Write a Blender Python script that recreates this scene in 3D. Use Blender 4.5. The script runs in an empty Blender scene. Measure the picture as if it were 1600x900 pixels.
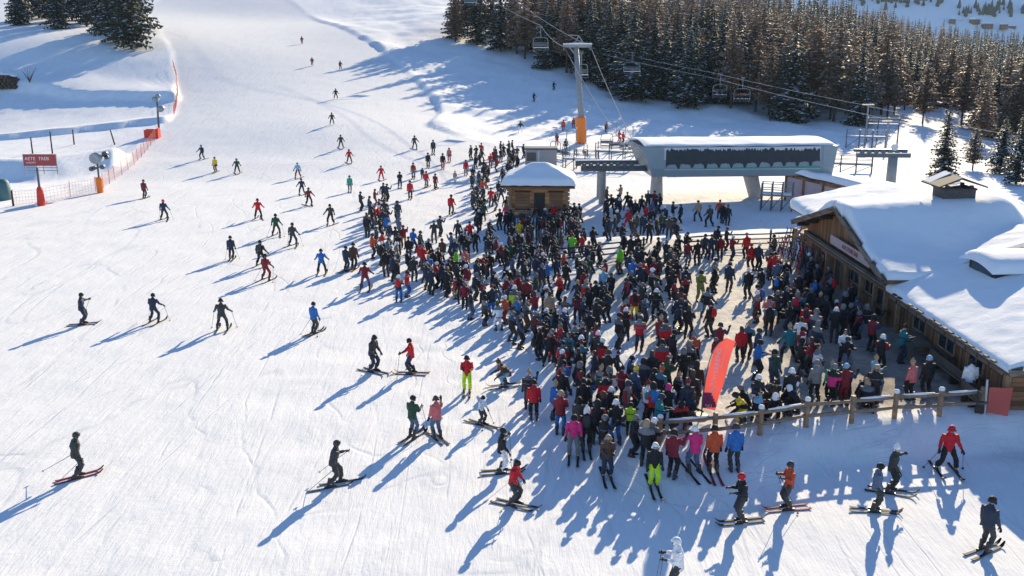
import bpy, math, random
import numpy as np
from mathutils import Vector, Matrix
R = math.radians
C = bpy.context.scene.collection
sc = bpy.context.scene
random.seed(7)
rng = np.random.default_rng(7)

# ------------------------------------------------------------------ camera, sky, sun, exposure
CAMH, F = 15.0, 1500.0
PITCH = math.atan(390 / F)
cd = bpy.data.cameras.new('camera'); cam = bpy.data.objects.new('camera', cd); C.objects.link(cam)
cam.location = (0, 0, CAMH); cam.rotation_euler = (math.pi / 2 - PITCH, 0, 0)
cd.sensor_width = 36; cd.lens = F / 1600 * 36; cd.clip_start = 0.5; cd.clip_end = 6000
sc.camera = cam
SUN_AZ, SUN_EL = R(22.0), R(20.0)
w = bpy.data.worlds.new('World'); sc.world = w; w.use_nodes = True
wn = w.node_tree.nodes; wl = w.node_tree.links
sky = wn.new('ShaderNodeTexSky'); sky.sky_type = 'NISHITA'; sky.sun_disc = False
sky.sun_elevation = SUN_EL; sky.sun_rotation = SUN_AZ; sky.altitude = 2200; sky.air_density = 1.0
sky.dust_density = 0.2; sky.ozone_density = 3.5
wl.new(sky.outputs[0], wn['Background'].inputs[0]); wn['Background'].inputs[1].default_value = 0.115
sd = bpy.data.lights.new('sun', 'SUN'); sun = bpy.data.objects.new('sun', sd); C.objects.link(sun)
sd.energy = 4.8; sd.angle = R(0.5); sd.color = (1.0, 0.84, 0.575)
SDIR = Vector((math.sin(SUN_AZ) * math.cos(SUN_EL), math.cos(SUN_AZ) * math.cos(SUN_EL), math.sin(SUN_EL)))
sun.rotation_euler = SDIR.to_track_quat('Z', 'Y').to_euler()
sc.view_settings.view_transform = 'Standard'; sc.view_settings.look = 'None'
sc.view_settings.exposure = 0.88; sc.view_settings.gamma = 1.0
sc.cycles.max_bounces = 6; sc.cycles.diffuse_bounces = 3

# ------------------------------------------------------------------ photograph pixel (1600x900) -> world
_c, _s = math.cos(PITCH), math.sin(PITCH)
def ray(px, py):
    u, v = (px - 800) / F, (450 - py) / F
    return np.array([u, _c + v * _s, -_s + v * _c])
def at(px, py, D): return np.array([0, 0, CAMH]) + ray(px, py) * D

# ------------------------------------------------------------------ terrain height
ctl = []
for px, py, D in [(525,153,160),(472,68,222),(532,108,192),(519,193,136),(400,0,310),(300,20,285),(560,30,285),(180,65,200),(0,75,195),
                  (100,150,172),(40,20,260),(813,206,148),(835,158,176),(880,205,150),(740,66,232),(850,112,203),(700,20,275),
                  (960,147,190),(1075,168,178),(1200,190,168),(1300,196,168),(1400,203,168),(1500,217,163),(1600,240,150),
                  (640,130,180),(700,200,142),(1000,60,300),(1000,0,420),(850,20,310),(1200,60,400),(1440,140,290),(1500,92,450),(1330,62,450),(1600,98,430),
                  (-300,60,230),(-200,200,160),(1900,260,150),(2000,110,450)]:
    ctl.append(at(px, py, D))
for x in (-75, -45, -20, 0, 14):
    for y in (-20, 15, 45, 75, 105): ctl.append(np.array([x, y, 0.0]))
for x in (30, 50, 80):
    for y in (-20, 15, 40): ctl.append(np.array([x, y, 0.0]))
    for y in (70, 100): ctl.append(np.array([x, y, 0.55]))
ctl.append(np.array([10, 92, .45])); ctl.append(np.array([22, 92, .55]))
ctl = np.array(ctl)
def _phi(r2): return np.where(r2 > 1e-9, 0.5 * r2 * np.log(r2 + 1e-12), 0)
_P = ctl[:, :2] / 100; _n = len(_P)
_K = _phi(((_P[:, None] - _P[None]) ** 2).sum(-1)) + np.eye(_n) * 0.004
_A = np.zeros((_n + 3, _n + 3)); _A[:_n, :_n] = _K; _A[:_n, _n] = 1; _A[:_n, _n + 1:] = _P; _A[_n, :_n] = 1; _A[_n + 1:, :_n] = _P.T
_W = np.linalg.solve(_A, np.r_[ctl[:, 2], 0, 0, 0])
def sst(a, b, x):
    t = np.clip((x - a) / (b - a), 0, 1); return t * t * (3 - 2 * t)
def vnoise(x, y, s, seed=0):
    x = np.asarray(x) / s + seed * 17.3; y = np.asarray(y) / s - seed * 9.1
    xi = np.floor(x).astype(np.int64); yi = np.floor(y).astype(np.int64); fx = x - xi; fy = y - yi
    fx = fx * fx * (3 - 2 * fx); fy = fy * fy * (3 - 2 * fy)
    def h(a, b):
        n = (a * 374761393 + b * 668265263 + seed * 144665) & 0x7fffffff
        n = ((n ^ (n >> 13)) * 1274126177) & 0x7fffffff
        return ((n ^ (n >> 16)) & 0xffff) / 65535.0
    return (h(xi, yi) * (1 - fx) + h(xi + 1, yi) * fx) * (1 - fy) + (h(xi, yi + 1) * (1 - fx) + h(xi + 1, yi + 1) * fx) * fy
def segdist(x, y, a, b):
    ax, ay = a; bx, by = b; dx, dy = bx - ax, by - ay
    t = np.clip(((x - ax) * dx + (y - ay) * dy) / (dx * dx + dy * dy + 1e-9), 0, 1)
    return np.hypot(x - ax - t * dx, y - ay - t * dy)
def polysd(x, y, poly):          # signed distance, negative inside
    d = np.full(np.shape(x), 1e9); ins = np.zeros(np.shape(x), bool); n = len(poly)
    for i in range(n):
        a, b = poly[i], poly[(i + 1) % n]
        d = np.minimum(d, segdist(x, y, a, b))
        c = (a[1] > y) != (b[1] > y)
        with np.errstate(divide='ignore', invalid='ignore'):
            xx = (b[0] - a[0]) * (y - a[1]) / (b[1] - a[1] + 1e-12) + a[0]
        ins ^= c & (x < xx)
    return np.where(ins, -d, d)
TZ = 0.9
TERR = [(7.5, 34.0), (9.5, 33.5), (18.5, 35.3), (21, 35.2), (40, 34.5), (60, 40), (60, 72), (19, 72), (9, 69), (8, 60), (8.5, 50), (6.5, 42)]
# snow banks facing the camera (pixel polylines on the ground, rise, depth)
def flatpt(px, py, z=0.0):
    r = ray(px, py); t = (z - CAMH) / r[2]; return (r[0] * t, r[1] * t)
BANKS = []
def _bank(pts, rise, width, back): BANKS.append(([at(*p)[:2] for p in pts], rise, width, back))
_bank([(-80,140,178),(0,141,176),(60,146,174),(110,160,170),(170,166,168),(262,181,163)], 1.1, 1.0, 14)
_bank([(-80,222,140),(0,222,140),(70,219,140),(150,213,141),(235,206,142)], 0.7, .8, 9)
_bank([(-80,298,104),(0,300,103),(60,300,103),(120,290,106),(170,278,109)], 1.8, 5.0, 12)
PISTE_R = [at(*p)[:2] for p in [(440,-20,320),(470,10,300),(545,58,245),(590,88,222),(645,122,186),(680,155,165),(686,180,152),(668,205,142)]]
PISTE_L = [at(*p)[:2] for p in [(225,10,290),(240,38,240),(268,90,196),(276,130,172),(272,180,150),(235,228,130),(170,285,108),(60,325,92),(-60,350,84)]]
def inpiste(x, y):               # 1 inside the groomed run
    xr = np.interp(y, [p[1] for p in PISTE_R][::-1], [p[0] for p in PISTE_R][::-1], right=PISTE_R[0][0])
    xl = np.interp(y, [p[1] for p in PISTE_L][::-1], [p[0] for p in PISTE_L][::-1])
    xr = np.where(y < PISTE_R[-1][1], xr + (PISTE_R[-1][1] - y) * 0.8, xr)
    j = (vnoise(x, y, 9, 3) - .5) * .8
    return sst(-.6, .6, x - xl + j) * sst(-.6, .6, xr - x + j), x - xl, xr - x
def Z(x, y, detail=True):
    x = np.asarray(x, float); y = np.asarray(y, float); shp = x.shape
    X = np.c_[x.ravel(), y.ravel()] / 100
    z = np.empty(len(X))
    for i in range(0, len(X), 20000):
        q = X[i:i + 20000]
        z[i:i + 20000] = _phi(((q[:, None] - _P[None]) ** 2).sum(-1)) @ _W[:_n] + _W[_n] + q @ _W[_n + 1:]
    z = z.reshape(shp)
    near = 1 - sst(90, 135, y)
    z = z * (1 - near) + np.clip(z, 0, .7) * near
    fall = np.clip(y - 500, 0, None); z = z - 0.0012 * fall ** 2
    pin, dl, dr = inpiste(x, y)
    off = 1 - pin
    # terrace plateau with a steep snow bank towards the camera
    sdt = polysd(x, y, TERR)
    front = sst(30, 36, y) ; soft = 2.2 + 4.0 * (1 - sst(6.5, 11, x))
    bump = (1 - sst(0, 1, np.clip(sdt, 0, None) / soft))
    z = z + (TZ - np.clip(z, 0, .6)) * bump
    # groomed edge lip
    z = z + off * sst(60, 110, y) * 0.14 * np.exp(-np.clip(np.minimum(np.abs(dl), np.abs(dr)), 0, 30) / 3.0) * (y > 100)
    z = z + .5 * sst(-.4, .9, -dr) * np.exp(-np.clip(-dr, 0, 60) / 7.0) * sst(140, 150, y) * (1 - sst(290, 310, y)) * (dl > 20)
    for pts, rise, width, back in BANKS:
        best = np.full(shp, 1e9); sd_ = np.zeros(shp)
        for a, b in zip(pts[:-1], pts[1:]):
            d = segdist(x, y, a, b); cr = (b[0] - a[0]) * (y - a[1]) - (b[1] - a[1]) * (x - a[0])
            upd = d < best; best = np.where(upd, d, best); sd_ = np.where(upd, np.sign(cr) * d, sd_)
        jit = (vnoise(x, y, 3.0, 5) - .5) * 1.6
        prof = np.where(sd_ > 0, sst(0, width, sd_ + jit * .4) * (1 - sst(width, back, sd_)), 0)
        z = z + rise * prof * off
    if detail:
        lump = sst(100, 150, y) * off * (.22 + .78 * sst(-35, -5, x + .10 * y))
        z = z + lump * ((vnoise(x, y, 14, 1) - .5) * 1.0 + (vnoise(x, y, 5, 2) - .5) * .55) + lump * (vnoise(x, y, 1.8, 4) - .5) * .22
        z = z + (vnoise(x, y, 2.2, 6) - .5) * .05 + (vnoise(x, y, .7, 8) - .5) * .02 * (y < 90) + (vnoise(x, y, .8, 14) - .5) * .07 * sst(-8, 2, x + .12 * (y - 34)) * (y < 105) * (y > 30)
        bank = sst(0.05, .3, bump) * (1 - sst(.75, 1, bump)) * (y < 36)
        z = z + bank * (vnoise(x, y, .5, 9) - .35) * .16
    return z
def zz(x, y): return float(Z(np.array([x]), np.array([y]))[0])
def ground(px, py, lift=0.0):     # march the pixel's ray onto the terrain
    r = ray(px, py); r = r / r[1]
    ys = np.concatenate([np.arange(18, 120, .5), np.arange(120, 520, 2.0)])
    g = CAMH + r[2] * ys - Z(r[0] * ys, ys) - lift
    i = int(np.argmax(g < 0)) if (g < 0).any() else len(ys) - 1
    i = max(i, 1); a, b = ys[i - 1], ys[i]; t = g[i - 1] / (g[i - 1] - g[i] + 1e-9)
    y = a + (b - a) * t
    return (r[0] * y, y, zz(r[0] * y, y))
def pxy(P):
    x, y, z = P; D = y * _c - (z - CAMH) * _s
    return 800 + F * x / D, 450 - F * (y * _s + (z - CAMH) * _c) / D, D

# ------------------------------------------------------------------ materials
def mat(name, col, rough=.6, var=.12, scale=8.0, bump=0.0, metal=0.0, spec=.4, coat=0.0):
    m = bpy.data.materials.new(name); m.use_nodes = True; nt = m.node_tree; n = nt.nodes; b = n['Principled BSDF']
    b.inputs['Roughness'].default_value = rough; b.inputs['Metallic'].default_value = metal
    b.inputs['Specular IOR Level'].default_value = spec; b.inputs['Coat Weight'].default_value = coat
    tc = n.new('ShaderNodeTexCoord'); no = n.new('ShaderNodeTexNoise'); no.inputs['Scale'].default_value = scale; no.inputs['Detail'].default_value = 4
    nt.links.new(tc.outputs['Object'], no.inputs['Vector'])
    cr = n.new('ShaderNodeMapRange'); cr.inputs[1].default_value = .25; cr.inputs[2].default_value = .75
    cr.inputs[3].default_value = 1 - var; cr.inputs[4].default_value = 1 + var
    nt.links.new(no.outputs[0], cr.inputs[0])
    mx = n.new('ShaderNodeVectorMath'); mx.operation = 'SCALE'; mx.inputs[0].default_value = col[:3]
    nt.links.new(cr.outputs[0], mx.inputs[3]); nt.links.new(mx.outputs[0], b.inputs['Base Color'])
    if bump:
        bp = n.new('ShaderNodeBump'); bp.inputs['Strength'].default_value = bump; bp.inputs['Distance'].default_value = .02
        nt.links.new(no.outputs[0], bp.inputs['Height']); nt.links.new(bp.outputs[0], b.inputs['Normal'])
    return m
def wood(name, col, board=.16, axis='H', rough=.75):
    """weathered boards; board joints run along z (V) or along the wall (H)"""
    m = mat(name, col, rough, .1); nt = m.node_tree; n = nt.nodes; b = n['Principled BSDF']
    tc = n.new('ShaderNodeTexCoord'); sp = n.new('ShaderNodeSeparateXYZ'); nt.links.new(tc.outputs['Object'], sp.inputs[0])
    co = n.new('ShaderNodeMath'); co.operation = 'MULTIPLY'; co.inputs[1].default_value = 1 / board
    if axis == 'H': nt.links.new(sp.outputs['Z'], co.inputs[0])
    else:
        ad = n.new('ShaderNodeMath'); ad.operation = 'ADD'; nt.links.new(sp.outputs['X'], ad.inputs[0]); nt.links.new(sp.outputs['Y'], ad.inputs[1]); nt.links.new(ad.outputs[0], co.inputs[0])
    fl = n.new('ShaderNodeMath'); fl.operation = 'FLOOR'; nt.links.new(co.outputs[0], fl.inputs[0])
    fr = n.new('ShaderNodeMath'); fr.operation = 'FRACT'; nt.links.new(co.outputs[0], fr.inputs[0])
    wnz = n.new('ShaderNodeTexWhiteNoise'); wnz.noise_dimensions = '1D'; nt.links.new(fl.outputs[0], wnz.inputs['W'])
    mp = n.new('ShaderNodeMapping'); mp.inputs['Scale'].default_value = (30, 30, 1.2) if axis == 'V' else (1.6, 1.6, 40)
    nt.links.new(tc.outputs['Object'], mp.inputs[0])
    gr = n.new('ShaderNodeTexNoise'); gr.inputs['Scale'].default_value = 1; gr.inputs['Detail'].default_value = 5; nt.links.new(mp.outputs[0], gr.inputs['Vector'])
    st = n.new('ShaderNodeTexNoise'); st.inputs['Scale'].default_value = .7; st.inputs['Detail'].default_value = 3; nt.links.new(tc.outputs['Object'], st.inputs['Vector'])
    r1 = n.new('ShaderNodeMapRange'); r1.inputs[3].default_value = .55; r1.inputs[4].default_value = 1.35; nt.links.new(wnz.outputs['Value'], r1.inputs[0])
    r2 = n.new('ShaderNodeMapRange'); r2.inputs[1].default_value = .3; r2.inputs[2].default_value = .7; r2.inputs[3].default_value = .6; r2.inputs[4].default_value = 1.3; nt.links.new(gr.outputs[0], r2.inputs[0])
    r3 = n.new('ShaderNodeMapRange'); r3.inputs[1].default_value = .3; r3.inputs[2].default_value = .7; r3.inputs[3].default_value = .65; r3.inputs[4].default_value = 1.25; nt.links.new(st.outputs[0], r3.inputs[0])
    gap = n.new('ShaderNodeMath'); gap.operation = 'LESS_THAN'; gap.inputs[1].default_value = .09; nt.links.new(fr.outputs[0], gap.inputs[0])
    g2 = n.new('ShaderNodeMapRange'); g2.inputs[3].default_value = 1; g2.inputs[4].default_value = .2; nt.links.new(gap.outputs[0], g2.inputs[0])
    prev = r1.outputs[0]
    for q in (r2, r3, g2):
        mm = n.new('ShaderNodeMath'); mm.operation = 'MULTIPLY'; nt.links.new(prev, mm.inputs[0]); nt.links.new(q.outputs[0], mm.inputs[1]); prev = mm.outputs[0]
    sv = n.new('ShaderNodeVectorMath'); sv.operation = 'SCALE'; sv.inputs[0].default_value = col; nt.links.new(prev, sv.inputs[3])
    nt.links.new(sv.outputs[0], b.inputs['Base Color'])
    bp = n.new('ShaderNodeBump'); bp.inputs['Strength'].default_value = .5; bp.inputs['Distance'].default_value = .02
    nt.links.new(prev, bp.inputs['Height']); nt.links.new(bp.outputs[0], b.inputs['Normal'])
    return m
def snow_mat(name, ground=False):
    m = bpy.data.materials.new(name); m.use_nodes = True; nt = m.node_tree; n = nt.nodes; L = nt.links.new; b = n['Principled BSDF']
    b.inputs['Roughness'].default_value = .8; b.inputs['Specular IOR Level'].default_value = .04
    geo = n.new('ShaderNodeTexCoord')
    def noise(scale, det=4, vec=None, dist=0.0, rough=.55):
        q = n.new('ShaderNodeTexNoise'); q.inputs['Scale'].default_value = scale; q.inputs['Detail'].default_value = det
        q.inputs['Distortion'].default_value = dist; q.inputs['Roughness'].default_value = rough
        L(vec if vec else geo.outputs['Object'], q.inputs['Vector']); return q.outputs[0]
    def math_(op, a, c=None, clamp=False):
        q = n.new('ShaderNodeMath'); q.operation = op; q.use_clamp = clamp
        for i, v in enumerate((a, c)):
            if v is None: continue
            if isinstance(v, (int, float)): q.inputs[i].default_value = v
            else: L(v, q.inputs[i])
        return q.outputs[0]
    def rng_(v, a, c, d, e):
        q = n.new('ShaderNodeMapRange'); q.inputs[1].default_value = a; q.inputs[2].default_value = c; q.inputs[3].default_value = d; q.inputs[4].default_value = e
        L(v, q.inputs[0]); return q.outputs[0]
    def mixc(fac, a, c):
        q = n.new('ShaderNodeMix'); q.data_type = 'RGBA'; L(fac, q.inputs[0])
        for i, v in ((6, a), (7, c)):
            if isinstance(v, tuple): q.inputs[i].default_value = (*v, 1)
            else: L(v, q.inputs[i])
        return q.outputs[2]
    if not ground:
        b.inputs['Base Color'].default_value = (.86, .88, .91, 1)
        h = math_('ADD', math_('MULTIPLY', noise(1.6, 6, rough=.65), .7), math_('MULTIPLY', noise(11, 4), .22))
        bp = n.new('ShaderNodeBump'); bp.inputs['Strength'].default_value = .55; bp.inputs['Distance'].default_value = .08
        L(h, bp.inputs['Height']); L(bp.outputs[0], b.inputs['Normal']); return m
    at_ = n.new('ShaderNodeAttribute'); at_.attribute_name = 'mask'
    sp = n.new('ShaderNodeSeparateColor'); L(at_.outputs['Color'], sp.inputs[0])
    piste, worn, camp = sp.outputs[0], sp.outputs[1], sp.outputs[2]
    grain = noise(26, 3); mid = noise(3.2, 6, rough=.65); big = noise(.16, 3)
    def tracks(rot, sx, sy, k, thr):
        mp = n.new('ShaderNodeMapping'); mp.inputs['Rotation'].default_value = (0, 0, R(rot)); mp.inputs['Scale'].default_value = (sx, sy, 1)
        L(geo.outputs['Object'], mp.inputs[0])
        v = noise(1.0, .4, mp.outputs[0], .15)
        fr = math_('FRACT', math_('MULTIPLY', v, k)); a = math_('ABSOLUTE', math_('SUBTRACT', fr, .5))
        return math_('SUBTRACT', 1.0, rng_(a, 0, thr, 0, 1))
    t1 = tracks(38, .085, .017, 9, .035); t2 = tracks(-28, .10, .018, 9, .032); t3 = tracks(72, .075, .015, 9, .03); t4 = tracks(8, .13, .022, 8, .035)
    brk = rng_(noise(.3, 2), .40, .58, 0, 1)
    tr = math_('MULTIPLY', math_('MAXIMUM', math_('MAXIMUM', t1, t2), math_('MAXIMUM', t3, t4)), brk)
    mp = n.new('ShaderNodeMapping'); mp.inputs['Rotation'].default_value = (0, 0, R(28)); mp.inputs['Scale'].default_value = (7, .9, 1); L(geo.outputs['Object'], mp.inputs[0])
    scr = noise(1.0, 4, mp.outputs[0], .8)
    mp2 = n.new('ShaderNodeMapping'); mp2.inputs['Rotation'].default_value = (0, 0, R(-38)); mp2.inputs['Scale'].default_value = (8, 1.0, 1); L(geo.outputs['Object'], mp2.inputs[0])
    scr2 = noise(1.0, 4, mp2.outputs[0], .8)
    mp3 = n.new('ShaderNodeMapping'); mp3.inputs['Rotation'].default_value = (0, 0, R(20)); mp3.inputs['Scale'].default_value = (1.5, .2, 1); L(geo.outputs['Object'], mp3.inputs[0])
    scr3 = noise(1.0, 5, mp3.outputs[0], .5, .7)
    h = math_('ADD', math_('MULTIPLY', mid, .40), math_('MULTIPLY', grain, .10))
    h = math_('ADD', h, math_('MULTIPLY', scr3, 1.6))
    h = math_('ADD', h, math_('MULTIPLY', math_('ADD', scr, scr2), .40))
    h = math_('SUBTRACT', h, math_('MULTIPLY', tr, .40))
    h = math_('ADD', h, math_('MULTIPLY', math_('MULTIPLY', worn, noise(2.6, 5, rough=.7)), .9))
    bp = n.new('ShaderNodeBump'); bp.inputs['Strength'].default_value = .5; bp.inputs['Distance'].default_value = .07
    L(h, bp.inputs['Height']); L(bp.outputs[0], b.inputs['Normal'])
    fresh = (.93, .935, .95); packed = (.83, .84, .86)
    col = mixc(piste, fresh, packed)
    scuff = math_('MULTIPLY', worn, rng_(noise(1.4, 6, rough=.7), .35, .6, 0, 1))
    col = mixc(math_('MULTIPLY', scuff, .30), col, (.62, .62, .63))
    col = mixc(math_('MULTIPLY', tr, .42), col, (.58, .61, .66))
    col = mixc(math_('MULTIPLY', rng_(scr, .56, .72, 0, 1), .22), col, (.60, .62, .66))
    col = mixc(math_('MULTIPLY', rng_(scr2, .57, .72, 0, 1), .18), col, (.62, .64, .68))
    col = mixc(math_('MULTIPLY', rng_(scr3, .52, .68, 0, 1), .16), col, (.62, .64, .68))
    dirt_and_shade = mixc(rng_(noise(2.2, 6, rough=.7), .35, .65, 0, 1), (.48, .445, .40), (.70, .66, .61))
    flooring_or_shade = mixc(rng_(noise(1.1, 5, rough=.7), .35, .65, 0, 1), (.17, .15, .13), (.34, .30, .26))  # dark tones standing in for chalet shade, painted into the terrace ground
    dirt_and_shade = mixc(rng_(math_('ADD', at_.outputs['Alpha'], math_('MULTIPLY', math_('SUBTRACT', noise(.7, 5), .5), .8)), .35, .7, 0, 1), dirt_and_shade, flooring_or_shade)  # trampled dirt with the painted chalet shade mixed in by mask alpha
    edge = math_('MULTIPLY', camp, 1.0)
    fac = rng_(math_('ADD', edge, math_('MULTIPLY', math_('SUBTRACT', noise(.9, 5), .5), .9)), .35, .75, 0, 1)
    col = mixc(fac, col, dirt_and_shade)
    col = mixc(rng_(big, .35, .65, 0, .07), col, (.6, .63, .68))
    L(col, b.inputs['Base Color'])
    return m
M = {}
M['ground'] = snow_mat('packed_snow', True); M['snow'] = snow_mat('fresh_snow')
M['board'] = wood('brown_boards', (.30, .140, .062), .17, 'V'); M['plank'] = wood('brown_planks', (.27, .128, .060), .19, 'H')
M['oldwood'] = wood('grey_brown_timber', (.20, .155, .12), .5, 'H'); M['log'] = wood('golden_logs', (.50, .225, .09), .26, 'H')
M['trim'] = mat('brown_trim', (.16, .085, .05), .7, .3, 5); M['post'] = mat('peeled_log', (.33, .20, .11), .7, .3, 6, .3)
M['rail'] = mat('weathered_rail', (.27, .19, .13), .75, .3, 6, .3); M['darkwood'] = mat('dark_timber', (.045, .035, .03), .8, .3, 6)
M['steel'] = mat('galvanised_steel', (.25, .27, .29), .6, .15, 3, metal=.2); M['dsteel'] = mat('dark_steel', (.09, .11, .13), .5, .2, 4, metal=.4)
M['panel'] = mat('grey_blue_panel', (.24, .30, .335), .4, .06, 1.2); M['panellight'] = mat('pale_panel', (.52, .56, .59), .45, .05, 1.5)
M['louvre'] = mat('grey_louvre', (.30, .33, .35), .5, .25, 6); M['concrete'] = mat('concrete', (.42, .40, .38), .85, .15, 3, .2)
M['teal'] = mat('teal_stripe', (.03, .30, .24), .45, .05); M['tint'] = mat('dark_tinted_glass', (.015, .028, .045), .08, .1, 1, spec=.6)
M['orange'] = mat('orange_padding', (.80, .20, .02), .55, .1, 3); M['redpad'] = mat('red_padding', (.68, .04, .02), .55, .1, 3)
M['coral'] = mat('coral_flag_cloth', (.80, .21, .17), .7, .05, 2); M['whitepaint'] = mat('white_print', (.82, .80, .80), .6, .04)
def cloth_through(m, col, f):
    n = m.node_tree.nodes; t = n.new('ShaderNodeBsdfTranslucent'); t.inputs[0].default_value = (*col, 1); x = n.new('ShaderNodeMixShader'); x.inputs[0].default_value = f
    m.node_tree.links.new(n['Principled BSDF'].outputs[0], x.inputs[1]); m.node_tree.links.new(t.outputs[0], x.inputs[2]); m.node_tree.links.new(x.outputs[0], n['Material Output'].inputs[0])
cloth_through(M['coral'], (.95, .34, .28), .5); cloth_through(M['whitepaint'], (.9, .88, .86), .45)
M['purple'] = mat('purple_print', (.20, .02, .10), .6, .3, 12); M['signred'] = mat('red_sign_panel', (.33, .045, .05), .5, .15, 3)
M['signgrey'] = mat('sign_print', (.72, .70, .70), .6, .05); M['pinkboard'] = mat('pale_sign_board', (.50, .38, .38), .7, .1, 4)
M['stone'] = mat('chimney_stone', (.075, .072, .07), .85, .35, 5, .5); M['slate'] = mat('stone_slab', (.055, .054, .058), .8, .2, 3, .3)
M['black'] = mat('black_plastic', (.018, .018, .02), .45, .1); M['greentarp'] = mat('green_tarpaulin', (.06, .15, .17), .6, .1)
M['rope'] = mat('steel_rope', (.30, .31, .33), .85, .05); M['picture'] = mat('dark_print', (.014, .024, .034), .45, .3, 2); M['netting'] = mat('orange_net', (.80, .33, .25), .7, .05); M['cabin'] = mat('grey_cabin', (.36, .33, .32), .6, .08, 2)
M['bark'] = mat('bark', (.075, .052, .04), .9, .3, 8, .4); M['twig'] = mat('bare_twigs', (.11, .07, .045), .9, .2)
M['needle'] = mat('spruce_needles', (.046, .056, .042), .8, .45, 1.3); M['needle2'] = mat('olive_spruce_needles', (.062, .058, .034), .8, .4, 1.3)
M['larch'] = mat('winter_larch_twigs', (.25, .155, .098), .85, .4, 1.1); M['larch2'] = mat('grey_larch_twigs', (.20, .145, .105), .85, .4, 1.1)
M['treesnow'] = mat('snow_on_branches', (.86, .88, .92), .6, .03)
M['skin'] = mat('skin', (.52, .30, .21), .55, .08, 20); M['boot'] = mat('ski_boot', (.03, .03, .033), .4, .2, 10); M['glove'] = mat('glove', (.022, .022, .024), .7, .2, 10)
M['lens'] = mat('goggle_lens', (.02, .018, .02), .1, .1, spec=.7); M['eye'] = mat('eye', (.02, .015, .012), .3)
M['hair'] = mat('brown_hair', (.06, .035, .02), .6, .3, 20)
CLO = dict(k=(.014,.014,.016), n=(.022,.034,.062), g=(.045,.048,.050), G=(.17,.17,.175), r=(.56,.012,.022), R=(.20,.016,.026), o=(.52,.075,.025),
           b=(.025,.15,.44), c=(.22,.44,.60), w=(.78,.78,.80), y=(.70,.50,.02), Y=(.52,.78,.02), e=(.02,.36,.22), E=(.17,.55,.02), p=(.66,.03,.18),
           t=(.01,.16,.19), B=(.10,.05,.032), T=(.42,.28,.17), P=(.13,.06,.16), m=(.55,.14,.14), j=(.09,.14,.22), d=(.02,.07,.04), O=(.20,.22,.05))
CNAME = dict(k='black', n='navy', g='dark grey', G='grey', r='red', R='maroon', o='rust orange', b='blue', c='light blue', w='white', y='yellow', Y='neon yellow',
             e='emerald green', E='lime green', p='magenta', t='teal', B='brown', T='tan', P='plum', m='coral', j='denim blue', d='dark green', O='olive')
CM = {k: mat(CNAME[k].replace(' ', '_') + '_cloth', v, .72, .22, 9, .25) for k, v in CLO.items()}
def jacket_mat(k):
    """cloth with shoulder yoke, zip, hem and chest stripe; which of them a jacket has varies per wearer"""
    m = mat(CNAME[k].replace(' ', '_') + '_jacket', CLO[k], .7, .25, 9, .35); n = m.node_tree.nodes; L = m.node_tree.links.new; b = n['Principled BSDF']; src = b.inputs['Base Color'].links[0].from_socket
    tc = n.new('ShaderNodeTexCoord'); sp = n.new('ShaderNodeSeparateXYZ'); L(tc.outputs['Object'], sp.inputs[0]); oi = n.new('ShaderNodeObjectInfo')
    def mt(op, a, c=None):
        q = n.new('ShaderNodeMath'); q.operation = op
        for i, v in enumerate((a, c)):
            if v is None: continue
            if isinstance(v, (int, float)): q.inputs[i].default_value = v
            else: L(v, q.inputs[i])
        return q.outputs[0]
    rnd = oi.outputs['Random']; r2 = mt('FRACT', mt('MULTIPLY', rnd, 7.31)); r3 = mt('FRACT', mt('MULTIPLY', rnd, 13.7))
    yoke = mt('MULTIPLY', mt('GREATER_THAN', sp.outputs['Z'], mt('ADD', 1.22, mt('MULTIPLY', r2, .12))), mt('GREATER_THAN', rnd, .55))
    stripe = mt('MULTIPLY', mt('LESS_THAN', mt('ABSOLUTE', mt('SUBTRACT', sp.outputs['Z'], 1.17)), .022), mt('GREATER_THAN', r2, .62))
    zipl = mt('MULTIPLY', mt('LESS_THAN', mt('ABSOLUTE', sp.outputs['X']), .011), mt('GREATER_THAN', sp.outputs['Y'], 0)); hem = mt('LESS_THAN', sp.outputs['Z'], .83)
    sleeve = mt('MULTIPLY', mt('GREATER_THAN', mt('ABSOLUTE', sp.outputs['X']), .205), mt('GREATER_THAN', r3, .75))
    rp_ = n.new('ShaderNodeValToRGB'); rp_.color_ramp.interpolation = 'CONSTANT'; e = rp_.color_ramp.elements
    e[0].color = (.02, .02, .022, 1); e[1].position = .35; e[1].color = (.12, .12, .13, 1)
    for p_, c_ in ((.55, (.20, .20, .22, 1)), (.7, (.03, .06, .14, 1)), (.82, (.30, .02, .03, 1)), (.94, (.05, .16, .22, 1))): q = e.new(p_); q.color = c_
    L(r3, rp_.inputs[0])
    def mix(f, a, c):
        q = n.new('ShaderNodeMix'); q.data_type = 'RGBA'; L(f, q.inputs[0]); L(a, q.inputs[6])
        if isinstance(c, tuple): q.inputs[7].default_value = c
        else: L(c, q.inputs[7])
        return q.outputs[2]
    c = mix(mt('MAXIMUM', yoke, stripe), src, rp_.outputs[0]); c = mix(sleeve, c, rp_.outputs[0]); c = mix(mt('MAXIMUM', zipl, hem), c, (.012, .012, .013, 1)); L(c, b.inputs['Base Color']); return m
JM = {k: jacket_mat(k) for k in CLO}

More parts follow.
